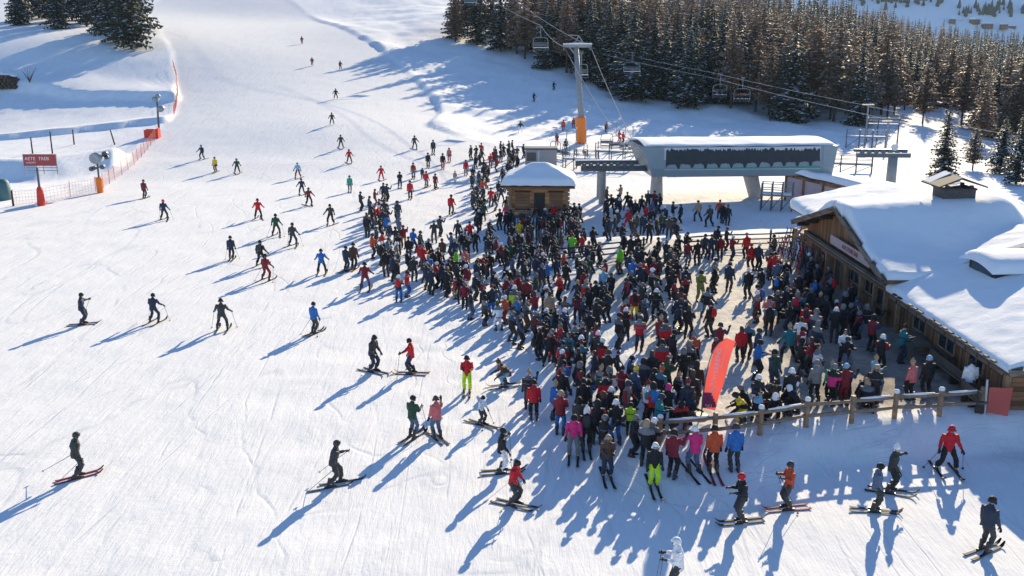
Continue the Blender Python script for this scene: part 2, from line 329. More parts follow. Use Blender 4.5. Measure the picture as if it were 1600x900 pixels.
# ------------------------------------------------------------------ mesh builder
class MB:
    def __init__(s): s.v = []; s.f = []; s.m = []
    def add(s, vs, fs, mi=0):
        o = len(s.v); s.v += [tuple(map(float, q)) for q in vs]; s.f += [tuple(o + i for i in q) for q in fs]; s.m += [mi] * len(fs); return s
    def box(s, a, b, mi=0):
        (x0, y0, z0), (x1, y1, z1) = a, b
        return s.add([(x0,y0,z0),(x1,y0,z0),(x1,y1,z0),(x0,y1,z0),(x0,y0,z1),(x1,y0,z1),(x1,y1,z1),(x0,y1,z1)],
                     [(3,2,1,0),(4,5,6,7),(0,1,5,4),(1,2,6,5),(2,3,7,6),(3,0,4,7)], mi)
    def obox(s, c, ax, ay, az, mi=0):      # oriented box: centre + half axes
        c, ax, ay, az = map(np.array, (c, ax, ay, az)); v = [c + i * ax + j * ay + k * az for k in (-1, 1) for j in (-1, 1) for i in (-1, 1)]
        return s.add(v, [(0,2,3,1),(4,5,7,6),(0,1,5,4),(1,3,7,5),(3,2,6,7),(2,0,4,6)], mi)
    def beam(s, a, b, w, h, mi=0):
        a, b = np.array(a, float), np.array(b, float); d = b - a; L = np.linalg.norm(d); d /= L
        up = np.array([0, 0, 1.]) if abs(d[2]) < .95 else np.array([0, 1., 0]); sdv = np.cross(d, up); sdv /= np.linalg.norm(sdv); u2 = np.cross(sdv, d)
        return s.obox((a + b) / 2, d * L / 2, sdv * w / 2, u2 * h / 2, mi)
    def loft(s, pts, rad, n=10, hint=(1, 0, 0), mi=0, cap=True):
        pts = [np.array(p, float) for p in pts]; N = len(pts); vs = []; fs = []
        for i, p in enumerate(pts):
            t = pts[min(i + 1, N - 1)] - pts[max(i - 1, 0)]; t = t / (np.linalg.norm(t) + 1e-9)
            h = np.array(hint, float)
            if abs(h @ t) > .93: h = np.array([0, 1., 0]) if abs(t[1]) < .9 else np.array([0, 0, 1.])
            a = h - t * (h @ t); a /= np.linalg.norm(a); b = np.cross(t, a)
            r = rad[i]; ra, rb = r if isinstance(r, (tuple, list)) else (r, r)
            for k in range(n):
                q = 2 * math.pi * k / n; vs.append(p + a * ra * math.cos(q) + b * rb * math.sin(q))
        for i in range(N - 1):
            for k in range(n):
                k2 = (k + 1) % n; fs.append((i * n + k, i * n + k2, (i + 1) * n + k2, (i + 1) * n + k))
        if cap: fs.append(tuple(range(n))[::-1]); fs.append(tuple((N - 1) * n + k for k in range(n)))
        return s.add(vs, fs, mi)
    def bar(s, a, b, r, n=8, mi=0, r2=None): return s.loft([a, b], [r, r if r2 is None else r2], n, mi=mi)
    def prism(s, poly, axis, d0, d1, mi=0):   # polygon in the two other axes, extruded along axis
        n = len(poly)
        def P(q, d): return (d, q[0], q[1]) if axis == 'x' else (q[0], d, q[1]) if axis == 'y' else (q[0], q[1], d)
        return s.add([P(q, d0) for q in poly] + [P(q, d1) for q in poly],
                     [tuple(range(n))[::-1], tuple(range(n, 2 * n))] + [(i, (i + 1) % n, n + (i + 1) % n, n + i) for i in range(n)], mi)
    def mesh(s, name):
        me = bpy.data.meshes.new(name); me.from_pydata(s.v, [], s.f); me.validate(); return me
    def build(s, name, m, parent=None, smooth=False, loc=None):
        me = s.mesh(name); ms = m if isinstance(m, (list, tuple)) else [m]
        for q in ms: me.materials.append(q)
        if len(ms) > 1: me.polygons.foreach_set('material_index', s.m)
        o = link(name, me, parent, loc)
        if smooth: me.shade_smooth()
        return o
def link(name, me, parent=None, loc=None):
    o = bpy.data.objects.new(name, me); C.objects.link(o)
    if parent: o.parent = parent
    if loc is not None: o.location = loc
    return o
def tag(o, label=None, cat=None, group=None, kind=None):
    if label: o['label'] = label
    if cat: o['category'] = cat
    if group: o['group'] = group
    if kind: o['kind'] = kind
    return o
def empty(name, loc, label, cat, group=None, rz=0):
    o = bpy.data.objects.new(name, None); C.objects.link(o); o.location = loc; o.rotation_euler = (0, 0, rz); o.empty_display_size = .2
    return tag(o, label, cat, group)
def copy_tree(o, parent=None):
    c = o.copy(); C.objects.link(c)
    if parent: c.parent = parent
    for ch in list(o.children): copy_tree(ch, c)
    return c
def recalc(me):
    import bmesh
    bm = bmesh.new(); bm.from_mesh(me); bmesh.ops.recalc_face_normals(bm, faces=bm.faces); bm.to_mesh(me); bm.free()
def text_mesh(body, size, depth=.004):
    cu = bpy.data.curves.new('lettering', 'FONT'); cu.body = body; cu.size = size; cu.extrude = depth; cu.align_x = 'CENTER'; cu.align_y = 'CENTER'
    o = bpy.data.objects.new('lettering_source', cu); C.objects.link(o); dg = bpy.context.evaluated_depsgraph_get()
    me = bpy.data.meshes.new_from_object(o.evaluated_get(dg)); bpy.data.objects.remove(o); return me

# ------------------------------------------------------------------ ground
def build_ground():
    ys = np.concatenate([np.linspace(-45, 16, 14)[:-1], 16 * (620 / 16) ** (np.linspace(0, 1, 470))])
    inner = np.linspace(-.50, .56, 430); outer_l = -.50 - .04 * (1.18 ** np.arange(1, 18) - 1) * 4; outer_r = .56 + .04 * (1.18 ** np.arange(1, 18) - 1) * 4
    us = np.concatenate([outer_l[::-1], inner, outer_r])
    yy, uu = np.meshgrid(ys, us, indexing='ij'); xx = uu * (np.maximum(yy, 0) + 14 + np.clip(-yy, 0, 50) * .3)
    z = Z(xx, yy); nr, nc = xx.shape
    v = np.c_[xx.ravel(), yy.ravel(), z.ravel()]
    idx = np.arange(nr * nc).reshape(nr, nc)
    f = np.stack([idx[:-1, :-1], idx[:-1, 1:], idx[1:, 1:], idx[1:, :-1]], -1).reshape(-1, 4)
    me = bpy.data.meshes.new('snow_ground'); me.from_pydata(v.tolist(), [], f.tolist())
    pin = inpiste(xx, yy)[0]
    camp_poly = [flatpt(*p, .7) for p in [(925,405),(1000,378),(1240,372),(1290,420),(1420,500),(1600,640),(1190,672),(1075,680),(1050,610),(990,560),(950,480)]]
    camp = 1 - sst(-1.2, .6, polysd(xx, yy, camp_poly))
    flooring_or_shade = 1 - sst(-2.0, .8, polysd(xx, yy, [(12.2, 47), (11.8, 41), (10.5, 34.8), (13, 34.6), (19.5, 36.0), (21, 36), (21, 62), (18.2, 62), (15.5, 54)]))  # mask where the chalet's shade is painted dark into the terrace colour
    worn_poly = [flatpt(*p) for p in [(560,300),(720,230),(900,240),(1240,300),(1300,660),(1180,770),(900,760),(700,520),(600,440)]]
    worn = 1 - sst(-6, 5, polysd(xx, yy, worn_poly))
    a = me.color_attributes.new('mask', 'FLOAT_COLOR', 'POINT')
    a.data.foreach_set('color', np.c_[pin.ravel(), worn.ravel(), camp.ravel(), flooring_or_shade.ravel()].astype(np.float32).ravel())
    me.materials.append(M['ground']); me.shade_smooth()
    tag(link('snow_ground', me), kind='structure')
build_ground()
# far side of the valley, a steep snow slope turned away from the sun
def hill_z(x, y): return -70 + (y - 900) * .47 * 1.0 + 8 * vnoise(x, y, 120, 11) + 3 * vnoise(x, y, 40, 12)
def build_hill():
    ys = np.linspace(900, 1235, 60); xs = np.linspace(-700, 1300, 150); yy, xx = np.meshgrid(ys, xs, indexing='ij'); z = hill_z(xx, yy)
    nr, nc = xx.shape; idx = np.arange(nr * nc).reshape(nr, nc)
    f = np.stack([idx[:-1, :-1], idx[:-1, 1:], idx[1:, 1:], idx[1:, :-1]], -1).reshape(-1, 4)
    me = bpy.data.meshes.new('hills'); me.from_pydata(np.c_[xx.ravel(), yy.ravel(), z.ravel()].tolist(), [], f.tolist()); me.materials.append(M['snow']); me.shade_smooth()
    tag(link('hills', me), kind='structure')
build_hill()
def haze():
    m = bpy.data.materials.new('thin_mountain_haze'); m.use_nodes = True; n = m.node_tree.nodes; n.remove(n['Principled BSDF'])
    v = n.new('ShaderNodeVolumePrincipled'); v.inputs['Color'].default_value = (.60, .80, 1, 1); v.inputs['Density'].default_value = .00006; v.inputs['Anisotropy'].default_value = .2
    m.node_tree.links.new(v.outputs[0], n['Material Output'].inputs['Volume'])
    b = MB(); b.box((-2600, -60, -120), (2600, 1260, 112)); tag(b.build('haze', m), 'thin pale haze filling the valley air', 'haze', kind='stuff')
haze()

# ------------------------------------------------------------------ chalet
XF, YN, YF, YC = 19.2, 35.2, 61.3, 54.1           # facade plane, near gable wall, far wall, cross gable centre
def zA(y): return 5.64 - abs(y - YC) * .282
def zB(x): return 2.76 + (min(x, 27.0) - 18.8) * .27 - max(x - 27.0, 0) * .27
def chalet():
    root = empty('chalet', (XF, 48, TZ), 'brown wooden alpine hut with deep snow on its roofs beside the terrace', 'chalet')
    inv = Matrix.Translation(-Vector(root.location))
    def put(mb, name, m, parent=root, smooth=False):
        me = mb.mesh(name); ms = m if isinstance(m, list) else [m]
        for q in ms: me.materials.append(q)
        if len(ms) > 1: me.polygons.foreach_set('material_index', mb.m)
        recalc(me)
        if parent is root: me.transform(inv)
        else: me.transform(Matrix.Translation(-Vector(root.location)))
        o = link(name, me, parent)
        if smooth: me.shade_smooth()
        return o
    gf, g0, g1 = TZ - .4, YC - 7.2, YC + 7.2
    # walls
    wa = MB(); wa.prism([(g0, gf), (g1, gf), (g1, zA(g1) - .22), (YC, zA(YC) - .22), (g0, zA(g0) - .22)], 'x', XF, XF + .25)
    wa.box((XF + .25, g1 - .25, gf), (30, g1, 2.9)); wa.box((XF + .25, g0, gf), (24, g0 + .25, zA(g0) - .2)); gable = put(wa, 'gable_wall', M['board'])
    wb = MB(); wb.box((XF + .003, YN, gf), (XF + .25, g0, 2.66)); side = put(wb, 'side_wall', M['board'])
    we = MB(); we.prism([(XF + .25, gf), (34.6, gf), (34.6, 2.55), (27, zB(27) - .2), (XF + .25, 2.68)], 'y', YN, YN + .25); end = put(we, 'end_wall', M['plank'])
    wc = MB(); wc.box((34.3, YN + .25, gf), (34.6, g1, 2.6)); wc.box((XF + 2.2, g1 + .1, gf), (XF + 2.4, 70, 2.9)); wc.box((XF + 2.4, 69.8, gf), (33, 70, 2.9)); put(wc, 'rear_wall', M['plank'])
    # timber roofs (slabs)
    ra = MB()
    for sgn in (-1, 1):
        y0, y1 = YC, YC + sgn * 8.0
        ra.add([(18.4, y0, zA(y0)), (28, y0, zA(y0)), (28, y1, zA(y1)), (18.4, y1, zA(y1)), (18.4, y0, zA(y0) - .16), (28, y0, zA(y0) - .16), (28, y1, zA(y1) - .16), (18.4, y1, zA(y1) - .16)],
               [(0,1,2,3),(7,6,5,4),(0,3,7,4),(3,2,6,7),(2,1,5,6)])
    put(ra, 'gable_roof', M['trim'])
    rb = MB()
    for x0, x1 in ((18.8, 27), (27, 35.2)):
        rb.add([(x0, 34.3, zB(x0)), (x1, 34.3, zB(x1)), (x1, 62, zB(x1)), (x0, 62, zB(x0)), (x0, 34.3, zB(x0) - .14), (x1, 34.3, zB(x1) - .14), (x1, 62, zB(x1) - .14), (x0, 62, zB(x0) - .14)],
               [(0,1,2,3),(7,6,5,4),(0,4,5,1),(1,5,6,2),(2,6,7,3),(3,7,4,0)])
    put(rb, 'long_roof', M['trim'])
    rc = MB()
    for x0, x1, a, b in ((20.6, 27, 2.95, 4.35), (27, 33.4, 4.35, 2.95)):
        rc.add([(x0, 62, a), (x1, 62, b), (x1, 70.6, b), (x0, 70.6, a), (x0, 62, a - .15), (x1, 62, b - .15), (x1, 70.6, b - .15), (x0, 70.6, a - .15)],
               [(0,1,2,3),(7,6,5,4),(0,4,5,1),(1,5,6,2),(2,6,7,3),(3,7,4,0)])
    put(rc, 'rear_roof', M['trim'])
    # barge boards, rafters, long beam under the gable
    for sgn in (-1, 1):
        bb = MB(); bb.beam((18.37, YC, zA(YC) - .06), (18.37, YC + sgn * 8.03, zA(YC + 8.03) - .06), .05, .30); bb.beam((18.33, YC, zA(YC) + .05), (18.33, YC + sgn * 8.03, zA(YC + 8.03) + .05), .06, .12); put(bb, 'barge_board', M['oldwood'])
    bb = MB(); bb.beam((18.8 - .03, 34.25, zB(18.8) - .02), (27, 34.25, zB(27) - .02), .06, .30); bb.beam((18.75, 34.22, zB(18.8) + .1), (27, 34.22, zB(27) + .1), .06, .10)
    put(bb, 'barge_board', M['oldwood'])
    for y in (YC, YC - 2.6, YC + 2.6, YC - 5.2, YC + 5.2, YC - 7.0, YC + 7.0):
        pu = MB(); pu.beam((18.45, y, zA(y) - .28), (XF, y, zA(y) - .28), .18, .2); put(pu, 'rafter', M['darkwood'])
    for y in np.arange(36, 46, 1.0): pu = MB(); pu.beam((18.85, y, 2.52), (XF + .1, y, 2.60), .1, .12); put(pu, 'rafter', M['darkwood'])
    bm_ = MB(); bm_.beam((18.95, g1 - .4, 2.92), (18.95, g0 - 1.0, 2.92), .20, .24); put(bm_, 'fascia_beam', M['oldwood'])
    bm_ = MB(); bm_.beam((18.9, 46.4, 2.50), (18.9, 35.0, 2.50), .08, .2)
    put(bm_, 'fascia_beam', M['oldwood'])
    for y in (g1 - .1, g1 - 2.0, YC + 2.2, YC - 1.2, YC - 3.6, YC - 5.6, g0 + .1, g0 - 1.5):
        p = MB(); p.box((18.86, y - .09, gf), (19.06, y + .09, 2.8)); put(p, 'porch_post', M['post'])
    p = MB(); p.box((18.5, YC + 7.6, gf), (18.66, YC + 7.76, 3.0)); p.beam((18.58, YC + 7.6, 2.5), (18.58, YC + 6.6, 3.1), .1, .1); put(p, 'porch_post', M['post'])
    # doors and windows of the facade
    def win(y0, y1, z0, z1, parent, door=False):
        n_ = 'door' if door else 'window'
        a = MB(); a.box((XF - .03, y0, z0), (XF + .02, y1, z1)); o = put(a, n_, M['darkwood'] if door else M['tint'], parent)
        fr = MB(); t = .08
        for q in (((XF - .07, y0 - t, z0 - t), (XF - .001, y1 + t, z0)), ((XF - .07, y0 - t, z1), (XF - .001, y1 + t, z1 + t)), ((XF - .07, y0 - t, z0 + .002), (XF - .001, y0, z1 - .002)), ((XF - .07, y1, z0 + .002), (XF - .001, y1 + t, z1 - .002))): fr.box(*q)
        if not door: fr.box((XF - .06, (y0 + y1) / 2 - .03, z0), (XF - .031, (y0 + y1) / 2 + .03, z1))
        put(fr, 'frame', M['post'], o)
        if door: h = MB(); h.box((XF - .09, y0 + .1, z0 + 1.0), (XF - .031, y0 + .16, z0 + 1.12)); put(h, 'handle', M['steel'], o)
        else: s_ = MB(); s_.box((XF - .16, y0 - .14, z0 - .15), (XF - .002, y1 + .14, z0 - .085)); put(s_, 'sill', M['oldwood'], o)
    for y0, y1 in ((49.0, 50.4), (51.4, 53.0), (57.3, 58.6)): win(y0, y1, TZ + .9, TZ + 1.85, gable)
    for y0 in (47.6, 54.4): win(y0, y0 + 1.0, TZ + .02, TZ + 1.9, gable, True)
    for y0, y1 in ((42.6, 43.9), (39.6, 41.1), (37.0, 38.2)): win(y0, y1, TZ + .8, TZ + 1.5, side)
    a = MB(); a.box((20.7, YN - .03, TZ + .75), (22.0, YN + .02, TZ + 1.75)); o = put(a, 'window', M['tint'], end)
    sh = MB()
    for k in range(7): sh.box((20.75, YN - .06, TZ + .8 + k * .135), (21.95, YN - .032, TZ + .89 + k * .135))
    put(sh, 'shutter', M['oldwood'], o); fr = MB()
    for q in (((20.58, YN - .08, TZ + .63), (22.12, YN - .001, TZ + .745)), ((20.58, YN - .08, TZ + 1.755), (22.12, YN - .001, TZ + 1.87)), ((20.58, YN - .08, TZ + .75), (20.695, YN - .001, TZ + 1.75)), ((22.005, YN - .08, TZ + .75), (22.12, YN - .001, TZ + 1.75))): fr.box(*q)
    put(fr, 'frame', M['post'], o)
    cp = MB(); cp.box((XF - .06, YN - .08, gf), (XF + .16, YN + .12, 2.6)); cp.box((19.4, YN - .06, TZ - .3), (27, YN - .001, TZ - .12)); put(cp, 'corner_post', M['post'])
    # pale sign board with lettering under the gable
    sb = MB(); sb.box((18.80, 49.2, 3.30), (18.86, 55.6, 3.82)); s_ = put(sb, 'sign_board', M['pinkboard'])
    tm = text_mesh('ALM STUBE BAR', .36); tm.transform(Matrix.Translation((18.785, 52.2, 3.55)) @ Matrix.Rotation(-math.pi / 2, 4, 'Z') @ Matrix.Rotation(math.pi / 2, 4, 'X'))
    tm.transform(inv); tm.materials.append(M['signred']); link('lettering', tm, s_)
    # chimney
    ch = MB(); ch.box((24.0, 53.0, 5.2), (25.8, 54.4, 6.82)); chim = put(ch, 'chimney', M['stone'])
    cw = MB(); cw.box((23.95, 52.95, 6.83), (25.85, 54.45, 6.93))
    for x in (24.15, 25.5):
        for y in (53.05, 54.2): cw.box((x, y, 6.93), (x + .18, y + .18, 7.08))
    put(cw, 'chimney_collar', M['slate'], chim)
    cc = MB()
    cc.prism([(23.5, 7.02), (24.75, 7.5), (26.2, 7.02), (26.2, 7.10), (24.75, 7.6), (23.5, 7.1)], 'y', 52.5, 54.9); put(cc, 'chimney_cap', M['slate'], chim)
    cs = MB(); cs.prism([(23.6, 7.14), (24.75, 7.61), (26.1, 7.14), (26.0, 7.19), (24.75, 7.67), (23.7, 7.18)], 'y', 54.0, 54.88); put(cs, 'snow_cap', M['snow'], chim)
    # dormer
    d = MB(); d.prism([(43.0, 3.6), (45.6, 3.6), (45.6, 4.6), (44.9, 4.82), (43.7, 4.82), (43.0, 4.6)], 'x', 22.3, 24.6); dm = put(d, 'dormer', M['darkwood'])
    dg = MB(); dg.box((22.27, 43.25, 4.25), (22.298, 45.3, 4.58)); put(dg, 'dormer_window', M['tint'], dm)
    n1, n2 = 26, 22; vs = []; fs = []
    for i in range(n1):
        for j in range(n2):
            a, b = i / (n1 - 1), j / (n2 - 1); y = 42.6 + a * 3.4; x = 21.95 + b * 3.2
            e = min(1, min(a, 1 - a) / .22); e = math.sqrt(max(0, 1 - (1 - e) ** 2)); e2 = min(1, b / .16); e2 = math.sqrt(max(0, 1 - (1 - e2) ** 2))
            vs.append((x, y, 4.57 + .27 * math.cos((a - .5) * math.pi * .9) + .40 * e * e2 + .06 * b))
    for i in range(n1 - 1):
        for j in range(n2 - 1): q = i * n2 + j; fs.append((q, q + n2, q + n2 + 1, q + 1))
    base = len(vs); rim = [i * n2 for i in range(n1)] + [(n1 - 1) * n2 + j for j in range(1, n2)] + [i * n2 + n2 - 1 for i in range(n1 - 2, -1, -1)] + [j for j in range(n2 - 2, 0, -1)]
    for q in rim: vs.append((vs[q][0], vs[q][1], vs[q][2] - .06))
    for k in range(len(rim)): k2 = (k + 1) % len(rim); fs.append((rim[k], rim[k2], base + k2, base + k))
    fs.append(tuple(base + k for k in range(len(rim)))); put(MB().add(vs, fs), 'dormer_snow', M['snow'], dm, True)
    # snow blanket over all roofs
    h = .16; xs = np.arange(18.28, 35.3, h); ys = np.arange(34.15, 70.75, h); X, Y = np.meshgrid(xs, ys, indexing='ij')
    def rectd(x0, x1, y0, y1): return np.minimum(np.minimum(X - x0, x1 - X), np.minimum(Y - y0, y1 - Y))
    A = 5.64 - np.sqrt((Y - YC) ** 2 + .5) * .282; S = np.abs(Y - YC)
    grow = sst(18.4, 24.5, X)
    topA = 5.98 + .44 * grow - .03 * np.clip(S, 0, 1.0) ** 2 - np.where(S < 2, .25 * np.clip(S - 1, 0, 1) ** 2, .25 + .49 * (np.clip(S, 0, 6.0) - 2)) - .17 * np.clip(S - 6.0, 0, 3); topA = np.maximum(topA, A + .3)
    B = 2.76 + (np.minimum(X, 27) - 18.8) * .27 - np.clip(X - 27, 0, None) * .27
    topB = B + .28 + .22 * sst(18.8, 22, X) - .12 * (1 - sst(34.3, 37.5, Y)) * sst(19, 25, X)
    Rr = 4.35 - np.abs(X - 27) * .22; topR = Rr + .62 - .02 * np.abs(X - 27) ** 1.5 * .2
    dA = np.where(X < 28, rectd(18.44, 40, 46.05, 62.15), -9); dB = rectd(18.68, 35.3, 34.17, 62.0); dR = rectd(20.5, 33.5, 61.9, 70.7)
    jag = (vnoise(X, Y, .9, 25) - .5) * .16 + (vnoise(X, Y, .35, 26) - .5) * .1; dA = dA + .5 * jag * (dA < .5); dB = dB + jag * (dB < .5); dR = dR + jag * (dR < .5)
    from collections import Counter
    def blanket(layers, keep, name):
        top = np.full(X.shape, -9.0); und = np.full(X.shape, -9.0); dd = np.full(X.shape, -9.0)
        for t_, u_, d_ in layers:
            d_ = np.where(keep, d_, -9); dd = np.maximum(dd, d_); ok = d_ >= -1e-6; e = np.clip(d_ / .42, 0, 1); rl = np.sqrt(np.clip(1 - (1 - e) ** 2, 0, 1))
            tt = u_ + .02 + (t_ - u_) * (.35 + .65 * rl); top = np.where(ok & (tt > top), tt, top); und = np.where(ok & (u_ > und), u_, und)
        ins = dd >= -1e-6; sm = top.copy()
        for _ in range(14):                  # soften valleys without rounding the outer edge
            pad = np.pad(np.where(ins, sm, np.nan), 1, mode='edge'); st = np.stack([pad[:-2, 1:-1], pad[2:, 1:-1], pad[1:-1, :-2], pad[1:-1, 2:]])
            av = np.nanmean(np.where(np.isnan(st), sm[None], st), 0); inner = ins & (dd > .5); sm = np.where(inner, .5 * sm + .5 * av, sm)
        sm = sm + (vnoise(X, Y, 2.4, 21) - .5) * .13 * ins + (vnoise(X, Y, .8, 23) - .5) * .05 + (vnoise(X, Y, .4, 22) - .5) * .025
        vid = -np.ones(X.shape, int); vs = []; ij = []
        for i, j in zip(*np.nonzero(ins)): vid[i, j] = len(vs); vs.append((X[i, j], Y[i, j], sm[i, j])); ij.append((i, j))
        fs = []; cell = ins[:-1, :-1] & ins[1:, :-1] & ins[1:, 1:] & ins[:-1, 1:]
        for i, j in zip(*np.nonzero(cell)): fs.append((vid[i, j], vid[i + 1, j], vid[i + 1, j + 1], vid[i, j + 1]))
        ec = Counter(); ed = {}
        for f in fs:
            for a, b in zip(f, f[1:] + f[:1]): ec[tuple(sorted((a, b)))] += 1; ed[tuple(sorted((a, b)))] = (a, b)
        low = {}
        for e_, c_ in ec.items():
            if c_ == 1:
                for q in e_:
                    if q not in low: x, y, z = vs[q]; low[q] = len(vs); vs.append((x, y, und[ij[q]] + .012))
                a, b = ed[e_]; fs.append((b, a, low[a], low[b]))
        put(MB().add(vs, fs), name, M['snow'], root, True)
    blanket(((topA, A, dA), (topR, Rr, dR), (topB, B, dB)), Y > 46.04, 'roof_snow')
    blanket(((topB, B, dB),), (Y < 46.95) & ((Y < 46.7) | (X > 19.6)), 'roof_snow')
    # icicles / snow guards along the low eave
    for y in np.arange(35.2, 45.6, .62):
        if random.random() < .75: ic = MB(); ic.box((18.62, y, zB(18.8) + .10), (18.80, y + random.uniform(.25, .45), zB(18.8) + .16)); put(ic, 'snow_guard', M['darkwood'])
    return root
chalet()

def timber_hut():
    g = (2.3, 80.6, zz(2.3, 80.6)); root = empty('timber_hut', g, 'small log cabin with thick pillow of snow on its hipped roof behind the queue', 'cabin', rz=R(-4)); root.scale = (1, 1, 1.26)
    b = MB(); b.box((-2.25, -1.7, -.3), (2.25, 1.9, 2.6)); b.build('log_wall', M['log'], root)
    for sx in (-1, 1):
        k = MB()
        for z in np.arange(.1, 2.6, .27): k.bar((sx * 2.25 - .35 * (sx < 0) - .0, -1.85, z), (sx * 2.25 + .35 * (sx > 0), -1.85, z), .11, 7); k.bar((sx * 2.36, -2.05, z + .13), (sx * 2.36, -1.6, z + .13), .11, 7)
        k.build('log_end', M['post'], root)
    for x0, x1 in ((-1.9, -.7), (.9, 2.0)):
        d = MB(); d.box((x0, -1.74, 1.0), (x1, -1.703, 2.1)); s_ = d.build('shutter', M['plank'], root)
        f = MB(); f.box((x0 - .08, -1.78, .9), (x1 + .08, -1.742, .99)); f.box((x0 - .08, -1.78, 2.11), (x1 + .08, -1.742, 2.2)); f.build('frame', M['darkwood'], s_)
    d = MB(); d.box((-.35, -1.75, 0), (.55, -1.703, 2.05)); dd = d.build('door', M['darkwood'], root); h = MB(); h.box((-.25, -1.79, 1), (-.19, -1.752, 1.15)); h.build('handle', M['steel'], dd)
    e = MB();  
    r = MB(); base = [(-3.0, -2.4, 2.52), (3.0, -2.4, 2.52), (3.0, 2.6, 2.52), (-3.0, 2.6, 2.52)]; top = [(-.5, .0, 3.25), (.7, .0, 3.25), (.7, .3, 3.25), (-.5, .3, 3.25)]
    r.add(base + top, [(3,2,1,0),(0,1,5,4),(1,2,6,5),(2,3,7,6),(3,0,4,7),(4,5,6,7)]); r.box((-3.03, -2.43, 2.42), (3.03, 2.63, 2.519)); r.build('roof', M['trim'], root)
    n = 44; vs = []; fs = []
    for i in range(n):
        for j in range(n):
            a, c = i / (n - 1) * 2 - 1, j / (n - 1) * 2 - 1; x, y = a * 3.1, .1 + c * 2.58
            hx = max(0, abs(x) - .6) / 2.5; hy = abs(c); sl = max(hx, hy); z0 = 3.30 - .78 * (sl ** 1.12)
            e = min(1, (1 - max(abs(a), abs(c))) / .16); z = z0 + .06 + (.36 + .16 * math.exp(-((x - .1) ** 2 + y * y) / 1.6)) * math.sqrt(max(0, 1 - (1 - e) ** 2)) + .05 * float(vnoise(np.array([x * 2]), np.array([y * 2]), 1, 3)[0])
            vs.append((x, y, z))
    for i in range(n - 1):
        for j in range(n - 1): q = i * n + j; fs.append((q, q + n, q + n + 1, q + 1))
    MB().add(vs, fs).build('roof_snow', M['snow'], root, True)
timber_hut()
def small_cabin():
    x, y, z = ground(845, 262); root = empty('lift_cabin', (x, y + .2, z), 'low grey operator cabin with flat dark roof behind the log cabin', 'cabin')
    b = MB(); b.box((-1.85, -1, -.3), (1.85, 1, 2.2)); b.build('wall', M['cabin'], root); t = MB(); t.box((-1.95, -1.1, 2.2), (1.95, 1.1, 2.42)); t.build('roof', M['dsteel'], root)
    g = MB(); g.box((-1.7, -1.03, .9), (-.6, -1.001, 1.9)); g.build('window', M['tint'], root); f = MB(); f.box((-.4, -1.03, 0), (-.2, -1.001, 2.1)); f.build('door_frame', M['panellight'], root)
small_cabin()

